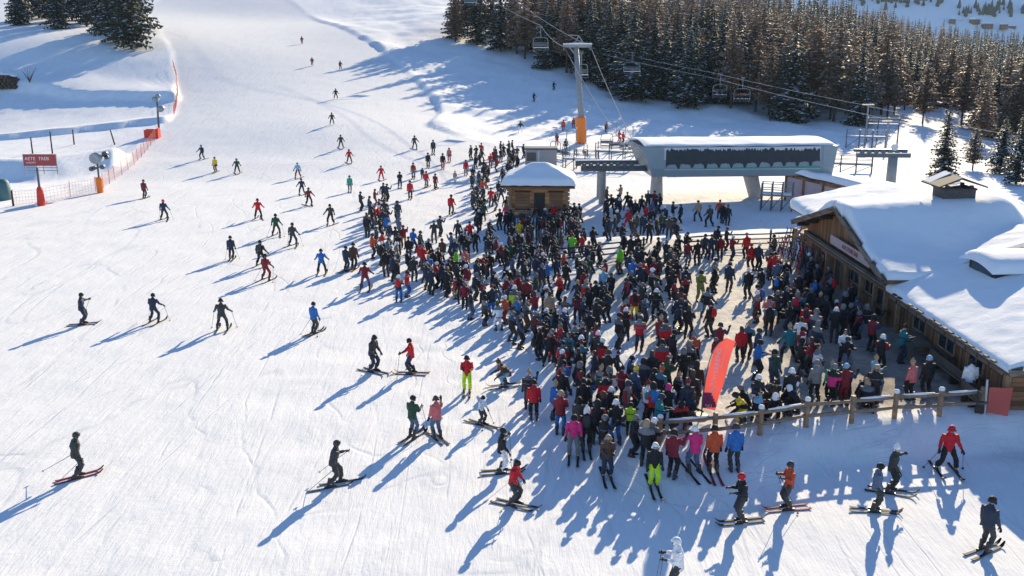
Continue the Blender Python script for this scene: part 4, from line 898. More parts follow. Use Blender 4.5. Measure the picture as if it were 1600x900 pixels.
def log_pile():
    x, y, z = ground(6, 134); root = empty('log_pile', (x, y, z), 'dark stack of logs lightly covered in snow at the left edge', 'log pile'); m = MB(); rr = random.Random(2)
    for r_ in range(4):
        for i in range(9 - r_): m.loft([(-4 + i * .8 + r_ * .4, -1.2 + rr.uniform(-.2, .2), .3 + r_ * .6), (-3.6 + i * .8 + r_ * .4, 1.6, .3 + r_ * .6)], [.36, .34], 9)
    m.build('logs', M['bark'], root); s_ = MB(); s_.loft([(-3, .4, 2.4), (-.5, .5, 2.7), (2.2, .4, 2.3)], [(.8, .3), (1.1, .35), (.7, .25)], 10, (0, 1, 0)); s_.build('snow_cap', M['snow'], root, True)
log_pile()
# furniture along the facade
def bench(px, py, label, rz, L=2.2, table=True):
    x, y, z = ground(px, py); root = empty('picnic_table' if table else 'bench', (x, y, z), label, 'table' if table else 'bench', None, rz)
    if table:
        t = MB(); t.box((-L / 2, -.38, .72), (L / 2, .38, .78)); t.build('tabletop', M['oldwood'], root)
        for sy in (-.72, .72): s_ = MB(); s_.box((-L / 2, sy - .14, .43), (L / 2, sy + .14, .48)); s_.build('seat', M['oldwood'], root)
        for sx in (-L / 2 + .3, L / 2 - .3):
            l = MB(); l.beam((sx, -.6, 0), (sx, -.2, .72), .08, .08); l.beam((sx, .6, 0), (sx, .2, .72), .08, .08); l.beam((sx, -.8, .40), (sx, .8, .40), .06, .08); l.build('leg', M['oldwood'], root)
    else:
        s_ = MB(); s_.box((-L / 2, -.2, .42), (L / 2, .2, .48)); s_.build('seat', M['oldwood'], root); b = MB(); b.box((-L / 2, .16, .55), (L / 2, .2, .9)); b.build('backrest', M['oldwood'], root)
        for sx in (-L / 2 + .2, 0, L / 2 - .2): l = MB(); l.box((sx - .05, -.18, 0), (sx + .05, .199, .42)); l.build('leg', M['darkwood'], root)
bench(1432, 555, 'grey picnic table in the shade close to the chalet wall', R(80))
bench(1380, 500, 'grey picnic table in deep shade nearer the cross gable', R(85))
bench(1490, 600, 'long wooden bench against the low chalet wall', R(90), 4.2, False)
bench(1520, 636, 'short wooden bench beside the red banner', R(90), 1.6, False)

# ------------------------------------------------------------------ trees
def conifer(seed, H, Rm, kind, lo=False):
    """returns meshes (trunk, crown, snow): whorls of drooping sprays made of many small leaf faces"""
    r = random.Random(seed); tv = MB(); n = 6 if lo else 9
    tv.loft([(0, 0, -.8), (0, 0, .3), (r.uniform(-.05, .05), 0, H * .5), (0, 0, H * .985)], [H * .019, H * .015, H * .009, .015], n)
    cr = MB(); sn = MB(); larch = kind == 'larch'
    z0 = H * (r.uniform(.14, .26) if larch else r.uniform(.04, .10)); z = z0; step = (.62 if lo else .34) * H / 14
    while z < H * .985:
        t = (z - z0) / (H - z0)
        env = (1 - t) ** (.62 if larch else .85) * (min(1, .45 + t * 3.2) if larch else min(1, .72 + t * 2.4))
        L0 = Rm * env + .12; nb = max(3, int((6 if lo else 10) * (.45 + .55 * (1 - t)) * r.uniform(.8, 1.2)))
        a0 = r.uniform(0, 6.3)
        for k in range(nb):
            if r.random() < (.10 if larch else .05): continue
            a = a0 + 6.283 * k / nb + r.uniform(-.35, .35); L = L0 * r.uniform(.6, 1.15); ca, sa = math.cos(a), math.sin(a)
            droop = (r.uniform(-.05, .25) if larch else r.uniform(.18, .5)); zz0 = z + r.uniform(-.15, .15)
            seg = max(2, int((2 if lo else 4) * min(1.4, L / (Rm * .6))))
            for s_ in range(seg):
                u = (s_ + .45 + r.uniform(-.2, .2)) / seg; d = L * u; h = zz0 - droop * d + (.12 * d * u if not larch else .1 * d * u)
                cx, cy = ca * d, sa * d; wd = (.50 * L * (1 - u * .55) / (1 if lo else 1.35) + .10) * r.uniform(.7, 1.2); ln = L / seg * r.uniform(.7, 1.05)
                if larch: wd *= .85
                # jagged spray: two kinked triangles fanned to the sides, one hanging
                for sg in (-1, 1):
                    tx, ty = cx - sa * sg * wd + ca * ln * .35, cy + ca * sg * wd + sa * ln * .35
                    cr.add([(cx - ca * ln * .5, cy - sa * ln * .5, h + .03), (cx + ca * ln * .55, cy + sa * ln * .55, h - droop * ln * .4), (tx, ty, h - wd * r.uniform(.15, .6))], [(0, 1, 2)])
                if not larch or r.random() < .8:
                    q = r.uniform(.25, .5) * (.5 + wd)
                    cr.add([(cx - ca * ln * .45, cy - sa * ln * .45, h), (cx + ca * ln * .5, cy + sa * ln * .5, h - droop * ln * .3), (cx + r.uniform(-.1, .1), cy + r.uniform(-.1, .1), h - q)], [(0, 1, 2)])
                if r.random() < (.26 if larch else .5):
                    e = .07; f_ = r.uniform(.6, 1.25)
                    sn.add([(cx - ca * ln * .4 * f_, cy - sa * ln * .4 * f_, h + e + .03), (cx - sa * wd * .5 * f_, cy + ca * wd * .5 * f_, h + e - wd * .14), (cx + ca * ln * .5 * f_, cy + sa * ln * .5 * f_, h + e - droop * ln * .3), (cx + sa * wd * .5 * f_, cy - ca * wd * .5 * f_, h + e - wd * .14)], [(0, 1, 2, 3)])
        z += step * r.uniform(.75, 1.25) * (.7 + .5 * (1 - t))
    cr.loft([(0, 0, H * .93), (0, 0, H + .25)], [.10, .01], 5)
    out = []
    for mb, nm, m in ((tv, 'trunk', M['bark']), (cr, 'crown', None), (sn, 'snow', M['treesnow'])):
        me = mb.mesh(nm); me.materials.append(m if m else M['needle'])
        out.append(me)
    return out
def tree_set():
    S = {'spruce': [], 'larch': []}
    for i in range(6): S['spruce'].append(conifer(10 + i, 14, 3.3 + .55 * (i % 3), 'spruce'))
    for i in range(6): S['larch'].append(conifer(40 + i, 14, 3.3 + .5 * (i % 3), 'larch'))
    return S
TS = tree_set(); TREES = []
def plant(kind, x, y, h, label, i=None, group='trees of the forest edge', wide=1.0):
    i = random.randrange(6) if i is None else i
    root = empty('spruce_tree' if kind == 'spruce' else 'larch_tree', (x, y, zz(x, y) - .05), label, 'tree', group, random.uniform(0, 6.28))
    s_ = h / 14; root.scale = (s_ * wide, s_ * wide, s_)
    m = {'spruce': random.choice([M['needle'], M['needle'], M['needle2']]), 'larch': random.choice([M['larch'], M['larch'], M['larch2']])}[kind]
    for nm, me in zip(('trunk', 'crown', 'snow'), TS[kind][i]):
        o = link(nm, me, root)
        if nm == 'crown': o.material_slots[0].link = 'OBJECT'; o.material_slots[0].material = m
    TREES.append((x, y)); return root
# hand placed trees: base pixel, distance, height in pixels
HAND = [('spruce', 712, 44, 236, 95, 'dark spruce at the left corner of the big forest beside the run'), ('spruce', 745, 64, 230, 105, 'snow dusted spruce second from the left corner of the forest'),
 ('spruce', 782, 78, 222, 120, 'tall dark spruce just left of the nearest upper lift chair'), ('larch', 820, 92, 214, 110, 'brown larch between dark spruces left of the lift tower'),
 ('spruce', 852, 112, 205, 118, 'snowy spruce behind the empty chair left of the tower'), ('larch', 885, 116, 203, 120, 'brown larch directly behind the lift tower crossarm'),
 ('spruce', 950, 138, 194, 140, 'broad snowy spruce right of the lift tower'), ('spruce', 988, 152, 186, 150, 'dark broad spruce behind the chair right of the tower'),
 ('spruce', 1020, 150, 192, 130, 'dark spruce filling the gap beside the tall snowy spruce'), ('spruce', 1074, 168, 178, 124, 'tall snow striped spruce standing out in front of the forest'),
 ('spruce', 1125, 172, 183, 150, 'very dark spruce behind the occupied lift chairs'), ('larch', 1180, 180, 180, 120, 'brown larch right of the occupied lift chairs'),
 ('spruce', 1235, 190, 172, 150, 'big brownish spruce left of the cable mast'), ('larch', 1270, 192, 176, 150, 'brown topped larch above the terminal roof'),
 ('larch', 1302, 196, 172, 160, 'tall brown larch rising above the steel platforms'), ('spruce', 1340, 200, 168, 132, 'dark spruce right behind the thin grey rope mast'),
 ('larch', 1385, 196, 185, 110, 'slim brown larch at the left side of the snowy clearing'), ('larch', 1412, 182, 210, 70, 'small brown larch standing in the snowy clearing'),
 ('larch', 1455, 178, 225, 100, 'round crowned larch with bare trunk in the clearing'), ('larch', 1478, 184, 215, 105, 'second round crowned larch with bare trunk in the clearing'),
 ('larch', 1520, 200, 195, 110, 'brown round larch at the right side of the clearing'), ('spruce', 1528, 208, 180, 95, 'snowy dark spruce under the round larch right of the clearing'),
 ('larch', 1565, 214, 178, 130, 'grey brown larch near the right edge above the chalet roof'), ('larch', 1600, 222, 170, 140, 'brown larch cut by the right edge of the forest'),
 ('larch', 1500, 212, 188, 120, 'brown larch behind the young bushy spruce'), ('spruce', 1548, 226, 172, 115, 'dark spruce between two grey brown larches at the right'), ('larch', 1582, 232, 166, 140, 'broad larch with dusted crown near the right edge'), ('spruce', 1625, 235, 160, 150, 'spruce cut by the right edge behind the chalet ridge'), ('larch', 1440, 206, 182, 95, 'grey larch in front of the clearing with thin trunk'),
 ('spruce', 1612, 262, 138, 120, 'tall spruce at the very right edge beyond the young spruces'), ('larch', 1530, 240, 155, 105, 'grey larch just above the thin bare sapling'),
 ('spruce', 1472, 287, 104, 108, 'young bushy spruce behind the chalet chimney'), ('spruce', 1585, 305, 98, 118, 'dark young spruce at the right edge behind the chalet roof'), ('spruce', 1560, 292, 108, 90, 'smaller young spruce beside the one at the right edge'),
 ('larch', 1517, 285, 112, 70, 'thin bare sapling between the young spruces behind the chalet'),
 ('spruce', 30, 30, 235, 80, 'spruce at the far left of the small upper left wood'), ('spruce', 30, 38, 228, 60, 'lowest spruce near the upper left corner'), ('spruce', 85, 36, 226, 95, 'narrow dark spruce left in the small upper left wood'),
 ('spruce', 92, 42, 216, 70, 'spruce standing forward in the small upper left wood'), ('spruce', 135, 38, 222, 100, 'dark spruce in the middle of the small upper left wood'), ('spruce', 158, 52, 208, 110, 'large spruce overlapping others in the small upper left wood'),
 ('spruce', 182, 62, 200, 120, 'broad spruce at the front of the small upper left wood'), ('spruce', 205, 70, 196, 130, 'olive brown spruce at the right end of the small upper left wood'), ('spruce', 214, 40, 215, 110, 'spruce behind the olive brown one beside the run'),
 ('spruce', 60, 20, 245, 110, 'spruce behind the others at the upper left wood'), ('spruce', 112, 24, 240, 110, 'spruce in the rear row of the upper left wood'), ('spruce', 168, 26, 236, 110, 'spruce in the rear row left of the run edge')]
for kind, px, py, D, hp, lab in HAND:
    x, y, z = at(px, py, D); plant(kind, x, y, hp * D / F * (1.35 if px < 250 else 1.0), lab, None, 'trees of the small upper left wood' if px < 250 else 'trees at the right edge of the clearing' if py > 280 else 'trees of the forest edge', 1.2 if (hp < 112 and py > 280) else .82 if px < 250 else 1.0)
# the forest behind, random but spaced
edge = [(630, 290), (690, 240), (745, 232), (850, 210), (960, 194), (1075, 184), (1200, 176), (1340, 174), (1420, 215), (1500, 230), (1560, 185), (1640, 176), (1750, 180)]
FOREST = []
def forest():
    grid = {}
    def ok(x, y, d):
        i, j = int(x // d), int(y // d)
        for a in (-1, 0, 1):
            for b in (-1, 0, 1):
                for q in grid.get((i + a, j + b), ()):
                    if (q[0] - x) ** 2 + (q[1] - y) ** 2 < d * d: return False
        grid.setdefault((i, j), []).append((x, y)); return True
    r = random.Random(11)
    for x, y in TREES: grid.setdefault((int(x // 4.3), int(y // 4.3)), []).append((x, y))
    for _ in range(14000):
        px = r.uniform(640, 1720); D = 165 + (540 - 165) * r.random() ** .75
        e = np.interp(px, [q[0] for q in edge], [q[1] for q in edge])
        if D < e: continue
        if 1380 < px < 1550 and D < 300 and r.random() < .86: continue
        if px < 800 and D > e + 130: continue
        x = (px - 800) / F * D; y = D * 1.0
        d = 4.3
        if not ok(x, y, d): continue
        hh = r.uniform(12.5, 18.5) * (.8 if px > 1380 else 1)
        tp = pxy((x, y, zz(x, y) + hh))[1]
        if tp < np.interp(px, [1290, 1340, 1400, 1500, 1600, 1720], [-40, 4, 22, 40, 50, 60]) + r.uniform(-5, 4): continue
        dens = 1 if px < 830 else .62 + .38 * (D < e + 45)
        if r.random() > dens: continue
        kind = 'larch' if vnoise(np.array([x]), np.array([y]), 38, 31)[0] + r.uniform(-.25, .25) > .45 else 'spruce'
        FOREST.append((D, px, x, y, kind, hh))
    FOREST.sort()
forest()
open('/tmp/w/log.txt','w').write('forest %d %s' % (len(FOREST), [q[0] for q in FOREST[:300:60]])) if False else None
NIND = 300 - len(HAND)
def tree_label(i, D, px, kind, h, used):
    k = 'brown larch' if kind == 'larch' else 'dark spruce'
    size = 'tall' if h > 16.5 else 'short' if h < 14 else 'middle sized'
    marks = ((690, 'beside the run'), (740, 'at the forest corner'), (785, 'right of the forest corner'), (825, 'left of the tower chair'), (860, 'behind the tower chair'), (900, 'behind the tower top'), (935, 'just right of the tower top'), (970, 'left of the middle chair'), (1000, 'behind the middle chair'), (1035, 'right of the middle chair'), (1075, 'behind the snow striped spruce'), (1110, 'right of the snow striped spruce'), (1145, 'behind the occupied chairs'), (1190, 'right of the occupied chairs'), (1235, 'behind the small red flag'), (1280, 'behind the terminal right end'), (1325, 'left of the grey rope mast'), (1365, 'right of the grey rope mast'), (1420, 'left beyond the clearing'), (1475, 'straight beyond the clearing'), (1530, 'right beyond the clearing'), (1575, 'near the right edge'), (1640, 'at the right edge'))
    side = min(marks, key=lambda q: abs(q[0] - px))[1]
    row = 'front row' if D < 200 else 'second row' if D < 222 else 'third row' if D < 245 else 'fourth row' if D < 270 else 'fifth row' if D < 300 else 'back row'
    row += ' of the forest'
    return f'{size} {k} {side}, {row}'
used = set()
for i, (D, px, x, y, kind, h) in enumerate(FOREST[:NIND]):
    lab = tree_label(i, D, px, kind, h, used)
    plant(kind, x, y, h, lab, group='forest trees: ' + lab)
# the rest reads as one far wood
def far_wood():
    protos = [conifer(70 + i, 14, 2.9, 'spruce' if i % 2 else 'larch', True) for i in range(6)]
    arr = []
    for ms in protos:
        parts = []
        for me, mi in zip(ms, (0, 1, 2)):
            v = np.array([q.co[:] for q in me.vertices]); parts.append((v, [tuple(p.vertices) for p in me.polygons], mi))
        arr.append(parts)
    V = []; Fc = []; MI = []; off = 0; r = random.Random(5)
    rest = FOREST[NIND:]; X = np.array([q[2] for q in rest]); Y = np.array([q[3] for q in rest]); ZZ = Z(X, Y)
    for (D, px, x, y, kind, h), z in zip(rest, ZZ):
        if y > 545: continue
        ps = arr[r.choice([1, 3, 5] if kind == 'spruce' else [0, 2, 4])]; a = r.uniform(0, 6.3); s_ = h / 14; ca, sa = math.cos(a) * s_, math.sin(a) * s_
        for v, f, mi in ps:
            w_ = np.c_[v[:, 0] * ca - v[:, 1] * sa + x, v[:, 0] * sa + v[:, 1] * ca + y, v[:, 2] * s_ + z]
            V.append(w_); Fc += [tuple(off + k for k in q) for q in f]; off += len(v)
            MI += [0 if mi == 0 else 3 if mi == 2 else 1 if kind == 'spruce' else 2] * len(f)
    me = bpy.data.meshes.new('far_forest'); me.from_pydata(np.concatenate(V).tolist(), [], Fc)
    for m in (M['bark'], M['needle'], M['larch'], M['treesnow']): me.materials.append(m)
    me.polygons.foreach_set('material_index', MI)
    tag(link('far_forest', me), 'brown and dark conifer forest filling the slope behind the lift station', 'forest', kind='stuff')
far_wood()
def valley():
    r = random.Random(9); V = MB()
    for px, py, n, w_ in ((1392, 4, 34, 45), (1440, 2, 16, 22), (1512, 20, 14, 12), (1548, 22, 34, 18), (1577, 20, 12, 6), (1600, 18, 8, 4), (1470, 6, 7, 6), (1340, 2, 14, 18)):
        for _ in range(n):
            qx, qy = px + r.gauss(0, w_ * .5), py + r.gauss(0, 4)
            rr_ = ray(qx, qy); ts = np.arange(900, 1500, 4.0); g = CAMH + rr_[2] / rr_[1] * ts - hill_z(rr_[0] / rr_[1] * ts, ts); i = int(np.argmax(g < 0)); y = ts[i]; x = rr_[0] / rr_[1] * y; z = float(hill_z(np.array([x]), np.array([y]))[0])
            h = r.uniform(6, 12); rad = h * .2
            V.loft([(x, y, z - 1), (x, y, z + h * .1), (x + r.uniform(-.5, .5), y, z + h * .45), (x, y, z + h)], [.3, rad, rad * .62, .1], 7)
    V.build('distant_trees', M['needle']); o = bpy.data.objects['distant_trees']; tag(o, 'dark clumps of trees on the blue shaded slope across the valley', 'trees', kind='stuff')
    for i, (px, py, w_, lab) in enumerate([(1486, 33, 9, 'leftmost low dark farm building across the valley'), (1502, 34, 7, 'small dark barn next to the leftmost farm building across the valley'), (1520, 33, 12, 'long dark farm building across the valley under the trees'), (1538, 40, 14, 'longest snow roofed barn lowest across the valley'), (1560, 40, 9, 'middle snow roofed house across the valley'), (1580, 42, 12, 'snow roofed house across the valley near the right edge'), (1596, 44, 8, 'small house across the valley cut by the right edge')]):
        rr_ = ray(px, py); ts = np.arange(900, 1500, 2.0); g = CAMH + rr_[2] / rr_[1] * ts - hill_z(rr_[0] / rr_[1] * ts, ts); j = int(np.argmax(g < 0)); y = ts[j]; x = rr_[0] / rr_[1] * y; z = float(hill_z(np.array([x]), np.array([y]))[0]); k = y / F
        root = empty('farm_building', (x, y + r.uniform(-14, 14), z + r.uniform(-1.5, .5)), lab, 'house', 'farm buildings across the valley', r.uniform(-.7, .7)); root.scale = (r.uniform(.6, 1),) * 3; hw = w_ * k / 2
        b = MB(); b.box((-hw, -4, -4), (hw, 4, 2.0)); b.build('wall', M['trim'], root); rf = MB(); rf.prism([(-5, 1.9), (5, 1.9), (0, 4.6)], 'x', -hw - .5, hw + .5); rf.build('roof', M['snow'], root)
valley()

# ------------------------------------------------------------------ people
V3 = lambda *a: np.array(a, float)
def rotx(v, a): c, s = math.cos(a), math.sin(a); return V3(v[0], v[1] * c - v[2] * s, v[1] * s + v[2] * c)
def rotz(v, a): c, s = math.cos(a), math.sin(a); return V3(v[0] * c - v[1] * s, v[0] * s + v[1] * c, v[2])
def ik(h, a, l1, l2, pole):
    d = a - h; L = min(np.linalg.norm(d), (l1 + l2) * .999); u = d / np.linalg.norm(d); x = (l1 * l1 - l2 * l2 + L * L) / (2 * L); y = math.sqrt(max(l1 * l1 - x * x, 0))
    p = pole - u * (pole @ u); p /= np.linalg.norm(p) + 1e-9; return h + u * x + p * y
# stance half width, crouch, lean, fore-aft split of the feet, arms (forward swing, sideways, elbow, inward), head yaw / pitch
POSES = dict(
 stand=dict(st=.12, kb=.01, lean=2, fa=.03, L=(4, 9, 14, 5), R=(6, 10, 18, 5), hy=0, hp=4),
 front=dict(st=.13, kb=.02, lean=4, fa=.04, L=(18, 10, 80, 25), R=(22, 10, 85, 25), hy=10, hp=12),
 phone=dict(st=.12, kb=.01, lean=0, fa=.05, L=(5, 9, 20, 5), R=(45, 18, 120, 20), hy=15, hp=5),
 arms=dict(st=.15, kb=.02, lean=-2, fa=.02, L=(15, 22, 95, 45), R=(12, 22, 100, 45), hy=-20, hp=0),
 glide=dict(st=.13, kb=.07, lean=14, fa=.05, L=(28, 18, 50, 8), R=(28, 18, 50, 8), hy=0, hp=-6),
 wedge=dict(st=.27, kb=.06, lean=10, fa=.02, L=(25, 26, 40, 5), R=(22, 26, 42, 5), hy=5, hp=-4),
 stride=dict(st=.15, kb=.05, lean=14, fa=.24, L=(35, 14, 65, 5), R=(-18, 16, 20, 0), hy=0, hp=-8),
 look=dict(st=.16, kb=.03, lean=10, fa=.05, L=(10, 12, 30, 8), R=(14, 12, 40, 8), hy=35, hp=22),
 point=dict(st=.17, kb=.03, lean=4, fa=.05, L=(50, 45, 30, -10), R=(8, 12, 30, 8), hy=35, hp=0),
 back=dict(st=.14, kb=.03, lean=8, fa=.06, L=(-14, 16, 30, 0), R=(-10, 18, 34, 0), hy=-5, hp=0),
 sit=dict(st=.12, kb=.44, lean=2, fa=.02, ff=.44, L=(30, 10, 40, 15), R=(30, 10, 45, 15), hy=10, hp=6),
 squat=dict(st=.22, kb=.36, lean=40, fa=.10, L=(40, 10, 40, 10), R=(30, 20, 60, 20), hy=-20, hp=10),
 wide=dict(st=.30, kb=.05, lean=4, fa=.06, L=(8, 20, 35, 5), R=(6, 22, 40, 5), hy=15, hp=4),
)
def joints(p):
    J = {}; hz = .93 - p['kb']; hip = V3(0, -p['kb'] * .35 - (.05 if p['lean'] > 8 else 0), hz); le = R(p['lean'])
    def up(x, y, z): return hip + rotx(V3(x, y, z), -le)
    J['hip'] = hip; J['waist'] = up(0, 0, .14); J['chest'] = up(0, .01, .36); J['sho'] = up(0, 0, .50); J['neck'] = up(0, .01, .56); J['head'] = J['neck'] + rotx(V3(0, .03, .155), -le * .35 - R(p['hp']) * .5)
    for s, k in ((-1, 'L'), (1, 'R')):
        f = p['fa'] * (1 if s < 0 else -1) + p.get('ff', 0); an = V3(s * p['st'], f, .11); h = hip + V3(s * .095, 0, -.02); J['ank' + k] = an; J['thi' + k] = h
        J['kne' + k] = ik(h, an, .44, .42, V3(s * .12, 1, 0))
        sw, ab, el, inn = [R(q) for q in p[k]]; S = up(s * .19, 0, .475); d = V3(s * math.sin(ab), 0, -math.cos(ab)); d = rotx(d, sw - le * .6)
        E_ = S + d * .29; fd = rotx(d, el); fd = rotz(fd, s * inn); J['sh' + k] = S; J['el' + k] = E_; J['wr' + k] = E_ + fd * .25; J['fd' + k] = fd
    return J
def remeshed(mb, name, voxel, mtl, smooth_it=2, wrinkle=0.0):
    me = mb.mesh(name); recalc(me); o = bpy.data.objects.new(name, me); C.objects.link(o)
    m = o.modifiers.new('r', 'REMESH'); m.mode = 'VOXEL'; m.voxel_size = voxel; m.use_smooth_shade = True
    if smooth_it: q = o.modifiers.new('s', 'SMOOTH'); q.iterations = smooth_it; q.factor = .5
    dg = bpy.context.evaluated_depsgraph_get(); out = bpy.data.meshes.new_from_object(o.evaluated_get(dg)); bpy.data.objects.remove(o)
    if wrinkle:
        n = len(out.vertices); co = np.empty(n * 3, np.float32); out.vertices.foreach_get('co', co); co = co.reshape(-1, 3)
        d = (np.sin(co[:, 2] * 46 + 3 * np.sin(co[:, 0] * 23)) * .5 + np.sin(co[:, 0] * 57 + co[:, 1] * 41 + co[:, 2] * 19) * .5) * wrinkle
        nr = np.array([v.normal[:] for v in out.vertices]); co = co + nr * d[:, None]; out.vertices.foreach_set('co', co.astype(np.float32).ravel())
    out.name = name; out.materials.clear(); out.materials.append(mtl); out.shade_smooth(); return out
def hand_mesh(s):
    """gloved hand: palm, four bent fingers of different lengths, thumb off the side; +Y along the forearm, palm down"""
    m = MB(); m.loft([(0, -.07, 0), (0, -.02, 0), (0, .03, 0), (0, .085, -.004)], [(.042, .040), (.040, .032), (.050, .026), (.047, .022)], 10)
    for i, (x, l) in enumerate(((-.034, .062), (-.012, .074), (.011, .070), (.033, .054))):
        m.loft([(x, .07, 0), (x, .07 + l * .5, -.006), (x * .96, .07 + l * .85, -.034), (x * .92, .07 + l * .80, -.066)], [.0145, .0135, .0125, .010], 7)
    m.loft([(s * .034, .0, -.004), (s * .066, .03, -.014), (s * .064, .068, -.036), (s * .046, .086, -.056)], [.017, .0155, .0135, .010], 7)
    return remeshed(m, 'glove', .0075, M['glove'], 1)
def boot_mesh():
    m = MB(); m.loft([(0, -.13, .035), (0, -.10, .05), (0, .0, .058), (0, .10, .05), (0, .165, .036), (0, .18, .03)], [(.042, .035), (.05, .05), (.054, .056), (.052, .045), (.044, .033), (.03, .022)], 10, (1, 0, 0))
    m.loft([(0, -.055, .03), (0, -.04, .14), (0, -.01, .26), (0, .012, .34)], [(.056, .075), (.062, .075), (.066, .074), (.068, .076)], 10); m.box((-.045, -.135, 0), (.045, .175, .03))
    return remeshed(m, 'boot', .016, M['boot'], 1)
def helmet_mesh():
    m = MB(); m.loft([(0, -.01, -.06), (0, -.01, .0), (0, -.005, .06), (0, 0, .105), (0, 0, .13)], [(.112, .132), (.118, .138), (.108, .127), (.075, .09), (.02, .025)], 14); m.loft([(-.115, -.01, -.02), (-.10, .0, -.09)], [(.035, .05), (.03, .045)], 8, (0, 1, 0)); m.loft([(.115, -.01, -.02), (.10, .0, -.09)], [(.035, .05), (.03, .045)], 8, (0, 1, 0)); m.loft([(0, .10, .035), (0, .145, .03)], [(.085, .015), (.075, .008)], 10)
    return remeshed(m, 'helmet', .016, CM['k'], 1)
def beanie_mesh():
    m = MB(); m.loft([(0, -.01, -.03), (0, -.01, .02), (0, -.005, .07), (0, -.01, .115), (0, -.01, .14)], [(.098, .115), (.104, .122), (.094, .11), (.06, .07), (.02, .02)], 14); m.loft([(0, -.01, .13), (0, -.01, .16), (0, -.01, .20)], [.03, .045, .02], 8)
    return remeshed(m, 'beanie', .016, CM['k'], 1)
def hood_mesh():
    m = MB(); m.loft([(0, -.05, -.16), (0, -.045, -.07), (0, -.03, .03), (0, -.02, .10), (0, -.02, .14)], [(.12, .11), (.128, .125), (.125, .14), (.085, .10), (.02, .03)], 14)
    return remeshed(m, 'hood', .02, CM['k'], 1)
def hair_mesh():
    m = MB(); m.loft([(0, -.06, -.24), (0, -.055, -.10), (0, -.03, .02), (0, -.012, .08), (0, -.01, .125)], [(.07, .035), (.098, .06), (.096, .095), (.085, .10), (.03, .035)], 12)
    return remeshed(m, 'hair', .016, M['hair'], 1)
def goggles_mesh():
    m = MB(); n = 12; vs = []; fs = []
    for i in range(n + 1):
        a = R(-68 + 136 * i / n); x, y = math.sin(a) * .098, math.cos(a) * .124
        for z, o in ((-.034, 0), (-.03, .016), (.03, .018), (.036, 0)): vs.append((x * (1 + o * 6), y * (1 + o * 6) - .004, z))
    for i in range(n):
        for k in range(3): q = i * 4 + k; fs.append((q, q + 4, q + 5, q + 1))
    m.add(vs, fs); me = m.mesh('goggles'); me.materials.append(M['lens']); me.shade_smooth(); return me
def face_mesh():
    m = MB()
    for s in (-1, 1): m.loft([(s * .033, .083, .012), (s * .033, .094, .012), (s * .033, .099, .012)], [.015, .012, .004], 8); m.loft([(s * .05, .078, .034), (s * .02, .094, .037)], [.006, .006], 6)
    m.loft([(-.024, .083, -.062), (0, .094, -.064), (.024, .083, -.062)], [.005, .008, .005], 6); me = m.mesh('face_features'); me.materials.append(M['eye']); return me
def backpack_mesh():
    m = MB(); m.loft([(0, -.20, -.22), (0, -.235, -.10), (0, -.225, .08), (0, -.18, .19)], [(.13, .07), (.15, .10), (.14, .09), (.10, .05)], 10)
    for s in (-1, 1): m.loft([(s * .10, -.15, .19), (s * .11, .0, .24), (s * .11, .14, .14), (s * .12, .05, -.08), (s * .12, -.16, -.15)], [(.025, .012)] * 5, 6)
    return remeshed(m, 'backpack', .02, CM['k'], 1)
